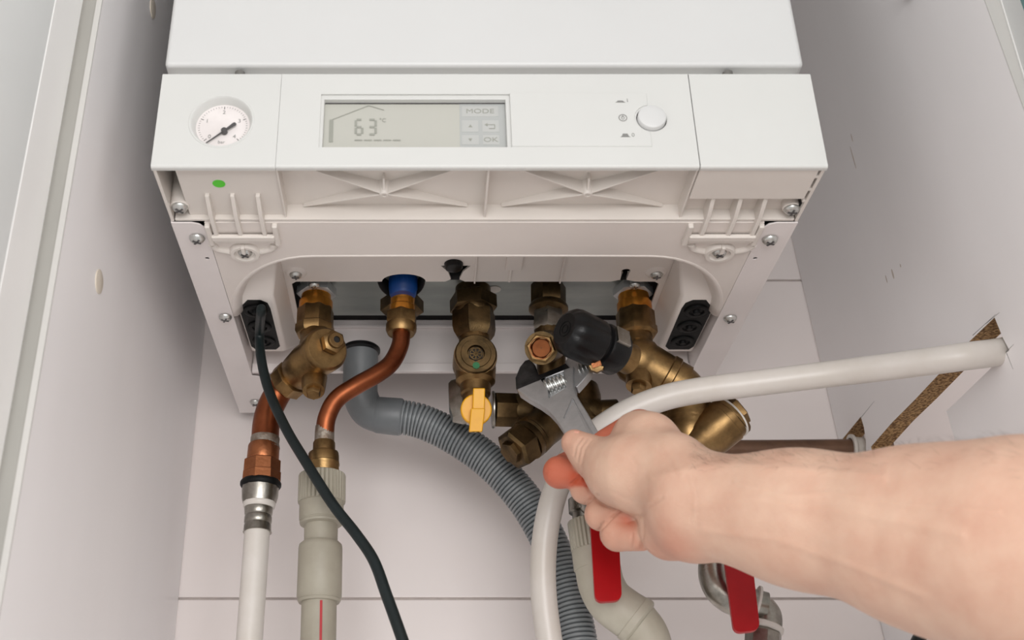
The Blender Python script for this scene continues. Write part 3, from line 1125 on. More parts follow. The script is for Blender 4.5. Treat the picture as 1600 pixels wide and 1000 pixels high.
# front disc with hex plug
q = PY(513, 541, .822)
fn = (CAMP - A).normalized()
fn = (fn * 0.75 + (A - B).normalized() * .65 + Vector((.12, 0, .05))).normalized()
mb = MB()
lp(mb, A + fn * -.006, A + fn * .0075, [(0, .0182), (.7, .0184), (.88, .0176), (1, .0160)], 40)
obj('bonnet', mb, M['brass'], t)
mb = MB()
c = A + fn * .007 + (PY(514, 541, .83) - PY(508, 548, .83))
mb.hexa(c, c + fn * .0075, .0098, phase=.3)
lp(mb, c + fn * .006, c + fn * .0115, [(0, .0064), (.85, .0064), (1, .0056), (1, .0028), (.4, .0026)], 24)
obj('hex_plug', mb, M['brass'], t)
mb = MB()
mb.mi = 0
lp(mb, c + fn * .0100, c + fn * .0103, [(0, .0030), (1, .0030)], 6)
obj('plug_socket', mb, M['dark_inside'], t)
mb = MB()
mb.hexa(PY(459, 588, .860), PY(444, 602, .868), .0160, phase=.2, n=8)
obj('outlet_nut', mb, M['brass'], t)
mb = MB()
d0, d1 = PY(491, 590, .845), PY(490, 611, .838)
lp(mb, d0, d1, [(0, .0105), (.4, .0100), (.8, .0094), (1, .0088)], 24)
dv = obj('drain_stub', mb, M['brass'], t)
mb = MB()
e1 = d1 + (d1 - d0).normalized() * .005
lp(mb, d1, e1, [(0, .0062), (.7, .0060), (1, .005)], 6)
obj('drain_screw', mb, M['brass'], t)

# --- 2  copper tube and white pipe on the left -------------------------------------------------
t = thing('copper_pipe', 'thick copper tube curving down from the left brass valve to a white pipe', 'pipe', PY(412, 690, .868))
mb = MB()
mb.tube([PY(452, 594, .867), PY(437, 610, .870), PY(423, 636, .871), PY(416, 662, .870), PY(413.5, 700, .868)], .0111, 28)
obj('tube', mb, M['copper'], t)
mb = MB()
lp(mb, PY(414.5, 683, .868), PY(413.2, 700, .868), [(0, .0113), (.15, .0117), (.6, .0116), (1, .0124)], 28)
obj('solder_joint', mb, M['solder'], t)
mb = MB()
lp(mb, PY(412.5, 696, .868), PY(410, 726, .867), [(0, .0120), (.08, .0126), (.95, .0128), (1, .0122)], 32)
obj('coupling', mb, M['copper_fit'], t)
mb = MB()
lp(mb, PY(409.8, 721, .867), PY(408, 756, .866), [(0, .0140), (.06, .0154), (.55, .0154), (.58, .0160), (.94, .0160), (1, .0150)], 8, phase=.2)
obj('copper_nut', mb, M['copper_fit'], t)
t = thing('white_plastic_pipe', 'straight white plastic pipe with a steel press sleeve at the far left', 'pipe', PY(392, 1000, .862))
mb = MB()
lp(mb, PY(407.8, 752, .866), PY(407, 762, .866), [(0, .0152), (.3, .0162), (.7, .0162), (1, .0152)], 32)
obj('gasket_or_shade', mb, M['black_rubber'], t)
mb = MB()
lp(mb, PY(407, 760, .866), PY(405.5, 786, .866), [(0, .0148), (.7, .0142), (1, .0132)], 12)
obj('steel_nut', mb, M['nickel'], t)
mb = MB()
lp(mb, PY(405.5, 784, .866), PY(404.7, 794, .866), [(0, .0122), (.2, .0128), (.8, .0124), (1, .0116)], 32)
obj('white_ring', mb, M['pex'], t)
mb = MB()
lp(mb, PY(404.5, 792, .866), PY(402, 832, .865), [(0, .0106), (.1, .0112), (.3, .0108), (.36, .0101), (.42, .0107), (.62, .0107), (.68, .0100), (.74, .0106), (.93, .0107), (1, .0112)], 32)
obj('press_sleeve', mb, M['nickel'], t)
mb = MB()
mb.tube([PY(402, 828, .865), PY(397, 900, .865), PY(389, 1010, .865), PY(383, 1100, .865)], .0099, 28)
obj('tube', mb, M['pex'], t)

# --- 3  second connector, thin copper tube, grey plastic pipe -----------------------------------
x = CXS[1]
t = thing('pipe_connector', 'brass compression connector with a blue plastic collar under the boiler', 'connector', (x, YC, ZC + .44))
mb = MB()
mb.hexa((x, YC + .010, ZZ - .010), (x, YC + .010, ZZ - .024), .0185, hint=(1, .1, 0))
obj('flange_nut', mb, M['brass_dark'], t)
yb_ = YC - .012
mb = MB()
p1 = PY(629.5, 463, yb_)
p0 = PY(630, 434, yb_)
nn = 48
x_, y_, a_ = frame(p1 - p0)
L = (p1 - p0).length
rs = []
for tt, r0, rm in ((0, .0108, 0), (.05, .0116, 0), (.06, .0116, 1), (.62, .0116, 1), (.64, .0116, 0), (.9, .0112, 0), (1, .0100, 0)):
    rs.append([p0 + a_ * L * tt + (x_ * math.cos(2 * math.pi * k / nn) + y_ * math.sin(2 * math.pi * k / nn)) * (r0 + (.0005 if rm and k % 2 else 0)) for k in range(nn)])
mb.rings(rs)
obj('blue_collar', mb, M['blue'], t, label='blue ribbed plastic collar')
mb = MB()
lp(mb, PY(629.5, 460, YC - .006), PY(628, 494, YC - .004), [(0, .0104), (.5, .0100), (.55, .0108), (1, .0108)], 28)
obj('threaded_neck', mb, M['brass_bright'], t)
mb = MB()
lp(mb, PY(628, 489, YC - .004), PY(627, 514, YC - .004), [(0, .0122), (.08, .0134), (.65, .0136), (.8, .0128), (1, .0112)], 6, hint=(1, .5, 0))
obj('compression_nut', mb, M['brass'], t)
mb = MB()
lp(mb, PY(627, 508, YC - .004), PY(626.5, 522, YC - .004), [(0, .0128), (.6, .0128), (1, .0112), (1, .0080)], 28)
obj('nut_rim', mb, M['brass'], t)

t = thing('copper_pipe', 'slim copper tube with a double bend between blue collar and grey pipe', 'pipe', PY(507, 690, .84))
mb = MB()
mb.tube([PY(627, 512, YC - .004), PY(625.5, 538, YC - .005), PY(612, 566, YC - .008), PY(590, 584, YC - .012), PY(556, 603, YC - .016), PY(526, 624, YC - .017), PY(511, 652, YC - .016), PY(507.5, 680, YC - .014), PY(506.5, 700, YC - .013)], .0073, 24)
obj('tube', mb, M['copper'], t)
mb = MB()
lp(mb, PY(507.5, 666, YC - .0145), PY(506.5, 696, YC - .013), [(0, .0074), (.3, .0077), (1, .0078)], 24)
obj('solder_joint', mb, M['solder'], t)
mb = MB()
lp(mb, PY(506.5, 690, YC - .013), PY(506, 712, YC - .013), [(0, .0080), (.12, .0087), (1, .0088)], 28)
obj('solder_cup', mb, M['brass'], t)
mb = MB()
lp(mb, PY(506, 707, YC - .013), PY(505.5, 742, YC - .013), [(0, .0112), (.1, .0122), (.45, .0122), (.48, .0127), (.55, .0127), (.58, .0123), (.9, .0123), (1, .0112)], 10)
obj('brass_adapter', mb, M['brass'], t)

t = thing('grey_plastic_pipe', 'grey plastic water pipe with a ribbed collar and a thin red stripe', 'pipe', PY(497, 1000, .845))
yg = .846
mb = MB()
p0, p1 = PY(503.5, 741, yg), PY(502.5, 787, yg)
x_, y_, a_ = frame(p1 - p0)
L = (p1 - p0).length
nn = 132
rs = []
for tt, r0, rm in ((0, .0160, 0), (.04, .0178, .4), (.08, .0182, 1), (.94, .0182, 1), (.98, .0180, .3), (1, .0170, 0)):
    rs.append([p0 + a_ * L * tt + (x_ * math.cos(2 * math.pi * k / nn) + y_ * math.sin(2 * math.pi * k / nn)) * (r0 - (.0015 * rm if k % 4 == 0 else 0)) for k in range(nn)])
mb.rings(rs)
obj('ribbed_collar', mb, M['ppr'], t)
mb = MB()
lp(mb, PY(502.5, 784, yg), PY(501, 853, yg), [(0, .0170), (.42, .0168), (.44, .0160), (.46, .0160), (.48, .0164), (.52, .0160), (.55, .0128), (.98, .0126), (1, .0120)], 40)
obj('coupling', mb, M['ppr'], t)
mb = MB()
lp(mb, PY(501, 848, yg), PY(498.5, 942, yg), [(0, .0140), (.04, .0160), (.10, .0165), (.90, .0166), (.93, .0156), (.95, .0154), (.96, .0160), (1, .0150)], 40)
obj('socket', mb, M['ppr'], t)
mb = MB()
pts = [PY(498.5, 938, yg), PY(497, 1010, yg), PY(494, 1100, yg)]
mb.tube(pts, .0130, 32)
obj('tube', mb, M['ppr'], t)
mb = MB()
a, b = PY(502, 938, yg - .0125), PY(500, 1100, yg - .0125)
s = Vector((.0009, 0, 0))
mb.plate([a - s, b - s, b + s, a + s], [], (0, -.0008, 0))
obj('red_stripe', mb, M['red_line'], t)

# --- 4  gas cock ---------------------------------------------------------------------------------
x = CXS[2]
t = thing('gas_valve', 'bronze gas valve with a yellow lever below the middle of the boiler', 'valve', (x, YC, ZC + .40))
mb = MB()
mb.hexa(PY(739, 462, YC), PY(740, 487, YC), .0202, hint=(1, -.25, 0))
mb.lathe(PY(740, 484, YC), (0, 0, -1), [(0, .0168), (.004, .0168), (.006, .0158)], 32)
mb.cyl(PY(739, 450, YC), PY(739, 465, YC), .015)
obj('flange_nut', mb, M['brass_dark'], t)
mb = MB()
lp(mb, PY(740, 486, YC), PY(741, 529, YC), [(0, .0165), (.08, .0186), (.62, .0188), (.82, .0176), (1, .0145)], 6, hint=(1, .25, 0))
obj('union_nut', mb, M['brass_dark'], t)
mb = MB()
lp(mb, PY(741, 520, YC), PY(742, 545, YC), [(0, .0132), (.5, .0130), (1, .0150)], 28)
a, b = PY(744, 555, YC - .018), PY(741, 573, YC + .012)
fn = (a - b).normalized()
fn = Vector((.03, -1, -.06)).normalized()
c0 = PY(743.5, 553, YC - .0175) - fn * .0175
lp(mb, c0 - fn * .018, c0 + fn * .016, [(0, .012), (.1, .0160), (.3, .0176), (.75, .0178), (.85, .0172), (.87, .0178), (1, .0174)], 40)
lp(mb, PY(743, 575, YC), PY(743, 630, YC - .002), [(0, .0168), (.4, .0160), (.5, .0125), (.75, .0122), (.8, .0105), (1, .0105)], 32)
obj('valve_body', mb, M['brass'], t)
mb = MB()
lp(mb, c0 + fn * .0155, c0 + fn * .0195, [(0, .0172), (.5, .0170), (.8, .0160), (.8, .0124), (1, .0120), (1, .0072), (.2, .0066)], 40)
cap = obj('bonnet', mb, M['brass_dark'], t)
mb = MB()
lp(mb, c0 + fn * .0165, c0 + fn * .0172, [(0, .0064), (1, .0064)], 6)
obj('socket_floor', mb, M['dark_inside'], t)
mb = MB()
u_, w_, _ = frame(fn)
for k in range(4):
    a = math.pi * k / 4
    e_ = u_ * math.cos(a) + w_ * math.sin(a)
    mb.obox(c0 + fn * .0174, e_ * .0050, fn.cross(e_) * .0005, fn * .0004)
for r_ in (.0052, .0020):
    mb.lathe(c0 + fn * .0172, fn, [(0, r_), (.0007, r_), (.0007, r_ - .0008), (0, r_ - .0008)], 20, cap0=False, cap1=False)
obj('socket_recess', mb, M['brass_dark'], t)
mb = MB()
pg = PP(744, 571, c0 + fn * .0193, fn)
mb.lathe(pg, fn, [(-.0005, .003), (.0003, .003), (.0003, .001)], 8)
obj('paint_dab', mb, M['green_paint'], t, label='green paint dab')
mb = MB()
lp(mb, PY(721, 598, YC + .018), PY(724, 655, YC + .016), [(0, .0100), (.1, .0128), (.7, .0128), (1, .010)], 6)
obj('side_nut', mb, M['nickel'], t)
# yellow lever
hd = MB()
c = PY(744, 640, YC - .018)
vx = Vector((1, 0, 0))
vu = Vector((.04, -.30, 1)).normalized()
vn = vx.cross(vu).normalized()
if vn.y > 0:
    vn = -vn
lp(hd, c - vn * .006, c + vn * .0025, [(0, .0118), (.1, .0124), (.9, .0124), (1, .0116)], 28)
lev = obj('lever', hd, M['yellow'], t, bevel=.0006, label='yellow lever')
hd = MB()
hd.obox(c + vn * .0055 + vu * .0075 + vx * .0015, vx * .0047, vu * .0085, vn * .0035)
hd.rings([[c + vx * .0010 - vx * 0.0055 * s_ + vn * q for s_, q in ((-1, .001), (1, .001), (1, .0105), (-1, .0105))],
          [c + vx * -.0004 - vx * 0.0052 * s_ + vn * q - vu * .0185 for s_, q in ((-1, .005), (1, .005), (1, .0125), (-1, .0125))]])
obj('lever_grip', hd, M['yellow'], lev, bevel=.0009)
hd = MB()
e = c + vx * -.0004 - vu * .0186 + vn * .0088
lp(hd, e + vu * .001, e - vu * .0004, [(0, .0032), (1, .0032)], 16)
obj('lever_screw', hd, M['brass_dark'], lev)

# --- 5  gas strainer and branch to the right ------------------------------------------------------
t = thing('gas_strainer', 'dark bronze Y strainer behind the yellow lever and the wrench', 'strainer', PY(830, 650, .88))
mb = MB()
lp(mb, PY(771, 640, .878), PY(806, 641, .88), [(0, .0135), (.05, .0150), (.9, .0150), (1, .0140)], 8)
obj('inlet_nut', mb, M['brass_dark'], t)
mb = MB()
lp(mb, PY(768.5, 640, .878), PY(773, 640, .878), [(0, .0150), (.3, .0156), (.7, .0156), (1, .0150)], 28)
obj('bright_ring', mb, M['nickel'], t)
mb = MB()
lp(mb, PY(803, 641, .88), PY(935, 646, .885), [(0, .0138), (.1, .0148), (.2, .0148), (.22, .0130), (.55, .0128), (.6, .0150), (.9, .0150), (1, .013)], 32)
lp(mb, PY(868, 652, .872), PY(822, 690, .862), [(0, .0165), (.5, .0160), (.7, .0166), (.74, .0158), (.78, .0168), (.84, .0158), (.88, .0168), (1, .0165)], 32)
obj('strainer_body', mb, M['brass_dark'], t)
mb = MB()
mb.hexa(PY(824, 688, .862), PY(800, 706, .857), .0172, n=6, phase=.4)
lp(mb, PY(803, 703, .857), PY(795, 709, .855), [(0, .0100), (1, .0092)], 6)
obj('strainer_cap', mb, M['brass_dark'], t)
mb = MB()
lp(mb, PY(928, 646, .886), PY(1046, 640, .892), [(0, .0100), (.1, .0110), (.3, .0110), (.32, .0085), (1, .0085)], 28)
obj('branch_tube', mb, M['brass_dark'], t)
mb = MB()
lp(mb, PY(906, 600, .888), PY(912, 668, .884), [(0, .010), (.08, .0150), (.3, .0165), (.7, .0165), (.92, .0150), (1, .010)], 28)
obj('tee_body', mb, M['brass_dark'], t)

# --- 6  middle fitting (the one the wrench turns) ---------------------------------------------------
x = CXS[3]
t = thing('elbow_fitting', 'brass elbow with an open hexagonal end gripped by the wrench', 'fitting', (x, YC, ZC + .43))
mb = MB()
mb.hexa((x, YC, ZZ - .0005), PY(857, 480, YC), .0150, hint=(1, .1, 0))
lp(mb, PY(857, 476, YC), PY(857, 491, YC), [(0, .0150), (.3, .0166), (.6, .0166), (1, .0105)], 32)
lp(mb, PY(857, 486, YC), PY(857, 494, YC), [(0, .0102), (1, .0102)], 28)
obj('flange_nut', mb, M['brass_dark'], t)
mb = MB()
lp(mb, PY(857, 488, YC), PY(857, 519, YC - .002), [(0, .0112), (.1, .0134), (.85, .0138), (1, .0125)], 6, hint=(1, .4, 0))
obj('union_nut', mb, M['nickel'], t)
a, b = PD(845, 544, .862), PY(862, 540, YC + .006)
fn = (a - b).normalized()
mb = MB()
lp(mb, PY(857, 515, YC - .001), PY(860, 548, YC), [(0, .0120), (1, .0132)], 28)
lp(mb, b - fn * .006, a - fn * .004, [(0, .010), (.12, .0132), (1, .0126)], 28)
mb.sphere(PY(860, 545, YC), .0138)
lp(mb, PY(860, 548, YC), PY(863, 600, YC + .006), [(0, .0125), (1, .0115)], 28)
obj('elbow_body', mb, M['brass_dark'], t)
mb = MB()
lp(mb, a - fn * .012, a, [(0, .0098), (.08, .0112), (.92, .0112), (1, .0100), (1, .0084), (.6, .0080), (.55, .004)], 6, phase=.25)
obj('hex_end', mb, M['brass'], t)
mb = MB()
mb.lathe(a - fn * .0040, fn, [(0, .0005), (0.0002, .0066), (.0042, .0078), (.0043, .0084), (.0036, .0086)], 28, cap1=False)
obj('copper_bore', mb, mat('dull_copper', (120, 72, 44), .42, 1.0, c2=(96, 56, 34), scale=90), t)

# --- 7  right valve with black knob ------------------------------------------------------------------
x = CXS[4]
t = thing('brass_valve', 'aged brass angle valve with a black knob at the right end of the boiler', 'valve', (x, YC, ZC + .41))
mb = MB()
mb.hexa((x, YC, ZZ - .0035), (x, YC, ZZ - .0130), .0168, hint=(1, -.1, 0))
obj('lock_nut', mb, M['lock_nut'], t)
mb = MB()
lp(mb, (x, YC, ZZ - .006), (x, YC, zat(489)), [(0, .0136), (.15, .0130), (.6, .0130), (.65, .0146), (1, .0146)])
obj('threaded_neck', mb, M['brass_bright'], t)
mb = MB()
lp(mb, (x, YC, zat(487)), (x, YC, zat(527)), [(0, .0150), (.06, .0162), (.6, .0162), (.66, .0172), (.9, .0172), (1, .0150)], 8, hint=(1, -.3, 0))
obj('union_nut', mb, M['brass'], t)
mb = MB()
lp(mb, (x, YC, zat(518)), PY(993, 556, YC - .004), [(0, .0130), (.5, .0135), (1, .0165)])
a, b = PY(976, 553, YC - .008), PY(1066, 604, YC - .002)
lp(mb, a, b, [(0, .0120), (.02, .0165), (.12, .0196), (.30, .0205), (.36, .0192), (.42, .0190), (.68, .0186), (.70, .0196), (.80, .0196), (.82, .0182), (1, .0182)], 40)
lp(mb, PY(1000, 575, YC - .010), PY(998, 604, YC - .014), [(0, .0120), (.5, .0108), (1, .0102)], 28)
obj('valve_body', mb, M['brass'], t)
mb = MB()
p = PY(998, 604, YC - .014)
dd = (PY(998, 604, YC - .014) - PY(1000, 575, YC - .010)).normalized()
lp(mb, p, p + dd * .006, [(0, .0064), (.8, .0062), (1, .0052)], 6)
obj('drain_screw', mb, M['brass'], t)
# knob
ka, kb = PD(966, 553, .865), PD(896, 520, .845)
kd = (kb - ka).normalized()
mb = MB()
lp(mb, ka - kd * .012, ka + kd * .006, [(0, .012), (1, .0105)], 28)
obj('knob_stem', mb, M['brass'], t)
mb = MB()
L = (kb - ka).length
nn = 48
x_, y_, a_ = frame(kd)
rs = []
for tt, r0, rm in ((0.0, .0110, 0), (.03, .0168, 0), (.06, .0178, 0), (.38, .0180, 0), (.42, .0172, 0), (.44, .0150, 0), (.50, .0150, 0), (.52, .0176, .5), (.56, .0184, 1), (.98, .0186, 1), (1.08, .0176, 1), (1.16, .0150, .6), (1.20, .0120, 0), (1.185, .0100, 0), (1.18, .004, 0)):
    rs.append([ka + a_ * L * tt + (x_ * math.cos(2 * math.pi * k / nn) + y_ * math.sin(2 * math.pi * k / nn)) * (r0 - (.0013 * rm if k % 6 < 2 else 0)) for k in range(nn)])
mb.rings(rs)
kn = obj('knob', mb, M['black_plastic'], t, label='black plastic knob')
mb = MB()
u0, v0 = 946, 522
pp = PD(948, 523, .842)
u_, w_, _ = frame(kd, CAMP - pp)
ctr = ka + kd * (L * .22) + u_ * .0192
q_ = (PD(950, 516, .84) - ctr)
ctr = ka + kd * (L * .22) + (u_ * .80 + Vector((0, 0, 1)) * .60).normalized() * .0178
nrm = (ctr - (ka + kd * (L * .22)))
nrm = (nrm - kd * nrm.dot(kd)).normalized()
tg = kd.cross(nrm)
mb.obox(ctr, kd * .0062, tg * .0068, nrm * .0016)
obj('knob_plate', mb, M['nickel'], kn, bevel=.0004)
mb = MB()
u_, w_, _ = frame(kd, (0, 0, 1))
cc = kb + kd * (L * .182)
for r in (.0035, .0062):
    mb.lathe(cc - kd * .0003, kd, [(0, r), (.0006, r), (.0006, r - .0006), (0, r - .0006)], 24, cap0=False, cap1=False)
obj('knob_emblem', mb, M['black_rubber'], kn)
mb = MB()
p = PD(932, 569, .85)
dd = (CAMP - p).normalized()
lp(mb, p - dd * .014, p + dd * .002, [(0, .0072), (.5, .0072), (.85, .0068), (1, .0058)], 8)
sd = obj('bleed_screw', mb, M['brass'], t)
mb = MB()
mb.obox(p + dd * .0028, Vector((.0034, 0, .0012)), dd.cross(Vector((.0034, 0, .0012))).normalized() * .0019, dd * .0014)
obj('screw_blade', mb, M['copper_fit'], sd)

# --- 8  right Y strainer ------------------------------------------------------------------------------
t = thing('pipe_strainer', 'aged brass Y strainer with a capped branch below the white pipe', 'strainer', PY(1085, 660, .87))
mb = MB()
a, b = PY(1062, 596, YC - .002), PY(1078, 640, YC + .006)
mb.tube([PY(1048, 596, YC - .002), PY(1066, 608, YC), PY(1076, 632, YC + .004), PY(1077, 660, YC + .006)], .0178, 28)
lp(mb, PY(1078, 634, YC + .006), PY(1077, 716, YC + .006), [(0, .0170), (.1, .0182), (.3, .0184), (.33, .0176), (.45, .0178), (.6, .0168), (.8, .0130), (1, .0115)], 36)
lp(mb, PY(1086, 700, YC + .004), PY(1142, 650, YC - .006), [(0, .0150), (.3, .0180), (.86, .0190), (.87, .0180), (1, .0180)], 36)
obj('strainer_body', mb, M['brass'], t)
mb = MB()
lp(mb, PY(1139, 652.5, YC - .006), PY(1142, 650, YC - .006), [(0, .0180), (.2, .0188), (.8, .0188), (1, .0178)], 36)
obj('seal_ring', mb, M['white_tape'], t)
mb = MB()
lp(mb, PY(1141, 651, YC - .006), PY(1147, 645, YC - .007), [(0, .0185), (.6, .0185), (1, .0172)], 36)
mb.hexa(PY(1146, 646, YC - .007), PY(1158, 637, YC - .009), .0128, phase=.3)
obj('strainer_cap', mb, M['brass'], t)

# --- 9  grey condensate hose -----------------------------------------------------------------------------
t = thing('drain_hose', 'grey corrugated drain hose curving from a smooth elbow across the tiles', 'hose', PY(905, 1000, .93))
yh = .925
mb = MB()
mb.lathe(PY(564, 545, yh - .010), (0, 0, -1), [(-.002, .0105), (-.001, .0155), (.0005, .0170), (.003, .0170), (.0045, .0150)], 32)
obj('trap_rim', mb, M['black_plastic'], t)
mb = MB()
mb.tube([PY(564, 545, yh - .010), PY(563, 590, yh - .006), PY(563.5, 618, yh - .003), PY(574, 640, yh), PY(592, 648.5, yh), PY(612, 650, yh)], .0152, 28)
obj('elbow', mb, M['hose_elbow'], t)
mb = MB()
lp(mb, PY(586, 648, yh), PY(629, 652, yh), [(0, .0150), (.1, .0158), (.9, .0163), (.95, .0160), (1, .0150)], 32)
obj('hose_cuff', mb, M['hose_elbow'], t)
hp = catmull([PY(626, 651.5, yh), PY(660, 659, yh), PY(710, 683, yh), PY(768, 724, yh), PY(820, 781, yh), PY(858, 846, yh - .002), PY(884, 920, yh - .004), PY(903, 1000, yh - .006), PY(914, 1100, yh - .008)], 40)
acc = [0.0]
for i in range(1, len(hp)):
    acc.append(acc[-1] + (hp[i] - hp[i - 1]).length)
pitch = .0036
cnt = int(acc[-1] / pitch)
fine, rad = [], []
j = 0
for i in range(cnt):
    for f_, r_ in ((0, .0120), (.18, .0120), (.25, .0146), (.36, .0152), (.80, .0152), (.92, .0146)):
        s = (i + f_) * pitch
        while j < len(acc) - 2 and acc[j + 1] < s:
            j += 1
        k = (s - acc[j]) / max(acc[j + 1] - acc[j], 1e-9)
        fine.append(hp[j].lerp(hp[j + 1], k))
        rad.append(r_)
mb = MB()
t0 = (fine[1] - fine[0]).normalized()
x_, y_, _ = frame(t0)
rs = []
for i, p in enumerate(fine):
    tg = (fine[min(i + 1, len(fine) - 1)] - fine[max(i - 1, 0)]).normalized()
    x_ = (x_ - tg * x_.dot(tg)).normalized()
    y_ = tg.cross(x_)
    rs.append([p + (x_ * math.cos(2 * math.pi * k / 24) + y_ * math.sin(2 * math.pi * k / 24)) * rad[i] for k in range(24)])
mb.rings(rs)
obj('corrugated_tube', mb, M['hose_grey'], t, angle=35)

# --- 10  black mains cable ----------------------------------------------------------------------------------
mb = MB()
mb.tube([PZ(408, 484, Z0 + .0030), PZ(408, 486, Z0 - .004), PY(405.5, 520, .853), PY(408, 560, .850), PY(420, 610, .842), PY(446, 668, .828), PY(478, 722, .815), PY(520, 788, .802), PY(556, 834, .793), PY(584, 876, .785), PY(604, 930, .778), PY(622, 980, .772), PY(650, 1060, .765)], lambda s: .0040, 18)
obj('power_cable', mb, M['cable'], label='black round power cable hanging from the left gland in front of the pipes', cat='cable')
mb = MB()
p = PZ(408, 484, Z0 + .006)
mb.tube([PY(1415, 1045, .93), PY(1437, 996, .945), PY(1448, 984, .955), PY(1475, 965, .965), PY(1520, 945, .97)], .0052, 16)
obj('power_cable', mb, M['cable'], label='short end of black cable below the forearm near the right cupboard side', cat='cable')

# --- 11  white hose through the cupboard side ------------------------------------------------------------------
mb = MB()
a = PR(1556, 549)
mb.tube([a + Vector((.07, -.035, .004)), a + Vector((.012, -.004, 0)), PY(1500, 558, .727), PY(1400, 571.5, .752), PY(1300, 584, .778), PY(1180, 599, .792), PY(1100, 609, .797), PY(1040, 621, .800), PY(985, 642, .806), PY(938, 671, .815), PY(900, 706, .828), PY(872, 756, .842), PY(856, 812, .852), PY(849, 870, .858), PY(849.5, 930, .862), PY(858, 1000, .866), PY(872, 1080, .87)], .0098, 28, 10)
obj('white_hose', mb, M['pex'], label='long white plastic hose bending from the right cupboard side down behind the hand', cat='hose')

# --- 12  brown pipe running into the notch ------------------------------------------------------------------------
p = PR(1341, 700)
t = thing('brown_pipe', 'brown horizontal pipe behind the forearm entering a notch in the cupboard side', 'pipe', p)
mb = MB()
mb.tube([PY(1090, 702, p.y - .004), PY(1200, 702, p.y - .002), p + Vector((.03, 0, 0))], .0088, 24)
obj('tube', mb, M['brown_pipe'], t)
mb = MB()
mb.lathe(p + Vector((.001, 0, 0)), (-1, 0, 0), [(-.004, .0098), (.004, .0105), (.006, .0128), (.0085, .0128), (.0085, .0095), (0, .0092)], 28)
obj('pipe_sleeve', mb, M['pex'], t)

# --- 13  lower right: two ball valves with red levers ----------------------------------------------------------------
t = thing('ball_valve', 'ball valve with a red lever on the grey pipe elbow under the fingers', 'valve', PY(930, 800, .85))
yv = .862
mb = MB()
lp(mb, PY(915, 770, yv), PY(918, 814, yv), [(0, .0110), (.2, .0110), (.25, .0140), (.7, .0140), (.75, .0115), (1, .0115)], 28)
lp(mb, PY(917, 790, yv), PY(940, 788, .828), [(0, .009), (.7, .009), (1, .0055)], 20)
obj('valve_body', mb, M['nickel'], t)
lp_c = [PY(921, 792, .824), PY(965, 790, .824), PY(972, 938, .816), PY(930, 941, .816)]


def lever(pts, th, rc):
    """flat bar with rounded lower corners"""
    a, b, c_, d_ = [Vector(p) for p in pts]
    out = [a, b]
    for P0, P1, P2 in ((b, c_, d_), (c_, d_, a)):
        e1 = (P0 - P1).normalized() * rc
        e2 = (P2 - P1).normalized() * rc
        for k in range(7):
            s = k / 6
            out.append((P1 + e1) * (1 - s) ** 2 + P1 * 2 * s * (1 - s) + (P1 + e2) * s * s)
    n_ = (b - a).cross(d_ - a).normalized()
    if n_.y < 0:
        n_ = -n_
    m_ = MB()
    m_.plate(out, [], n_ * th)
    return m_


obj('lever', lever(lp_c, .004, .0062), M['red'], t, bevel=.0012, label='red plastic-coated lever')
t2 = thing('grey_pipe_elbow', 'grey plastic pipe elbow with a ribbed nut below the left red lever', 'pipe', PY(1000, 1000, .86))
ye = .858
mb = MB()
p0, p1 = PY(921, 812, ye), PY(928, 860, ye)
x_, y_, a_ = frame(p1 - p0)
L = (p1 - p0).length
nn = 132
rs = []
for tt, r0, rm in ((0, .0150, 0), (.04, .0168, .4), (.08, .0172, 1), (.94, .0172, 1), (.98, .0168, .3), (1, .0160, 0)):
    rs.append([p0 + a_ * L * tt + (x_ * math.cos(2 * math.pi * k / nn) + y_ * math.sin(2 * math.pi * k / nn)) * (r0 - (.0015 * rm if k % 4 == 0 else 0)) for k in range(nn)])
mb.rings(rs)
obj('ribbed_nut', mb, M['ppr_light'], t2)
mb = MB()
lp(mb, PY(928, 857, ye), PY(934, 893, ye), [(0, .0160), (.06, .0172), (.86, .0176), (.9, .0166), (.96, .0164), (1, .0164)], 36)
obj('socket', mb, M['ppr_light'], t2)
mb = MB()
mb.tube([PY(934, 888, ye), PY(940, 914, ye), PY(953, 938, ye), PY(975, 956, ye), PY(992, 967, ye)], lambda s: .0172 + .0006 * s, 32)
obj('elbow', mb, M['ppr_light'], t2)
mb = MB()
lp(mb, PY(986, 963, ye), PY(1001, 975, ye), [(0, .0174), (.02, .0166), (.10, .0166), (.14, .0186), (.75, .0188), (.9, .0178), (1, .0162)], 36)
obj('socket_rim', mb, M['ppr_light'], t2)
mb = MB()
mb.tube([PY(995, 969, ye), PY(1010, 990, ye), PY(1018, 1020, ye), PY(1022, 1080, ye)], .0158, 32)
obj('tube', mb, M['ppr_light'], t2)

t = thing('ball_valve', 'chrome ball valve with a red lever below the forearm', 'valve', PY(1140, 900, .85))
yv = .845
mb = MB()
mb.tube([PY(1120, 830, yv), PY(1117, 870, yv), PY(1116, 898, yv), PY(1124, 920, yv), PY(1142, 935, yv), PY(1166, 942, yv), PY(1196, 950, yv)], .0116, 28)
lp(mb, PY(1118.5, 846, yv), PY(1119, 884, yv), [(0, .0120), (.1, .0145), (.8, .0145), (1, .0125)], 8)
obj('valve_body', mb, M['nickel'], t)
mb = MB()
lp(mb, PY(1148, 934, yv), PY(1156, 937, yv), [(0, .0115), (.2, .0140), (.8, .0140), (1, .0115)], 28)
lp(mb, PY(1178, 944, yv), PY(1184, 946, yv), [(0, .0115), (.2, .0142), (.8, .0142), (1, .0115)], 28)
obj('thread_tape', mb, M['white_tape'], t)
mb = MB()
mb.tube([PY(1190, 948, yv), PY(1200, 962, yv), PY(1200, 985, yv)], .0098, 24)
obj('outlet_bend', mb, M['nickel'], t)
mb = MB()
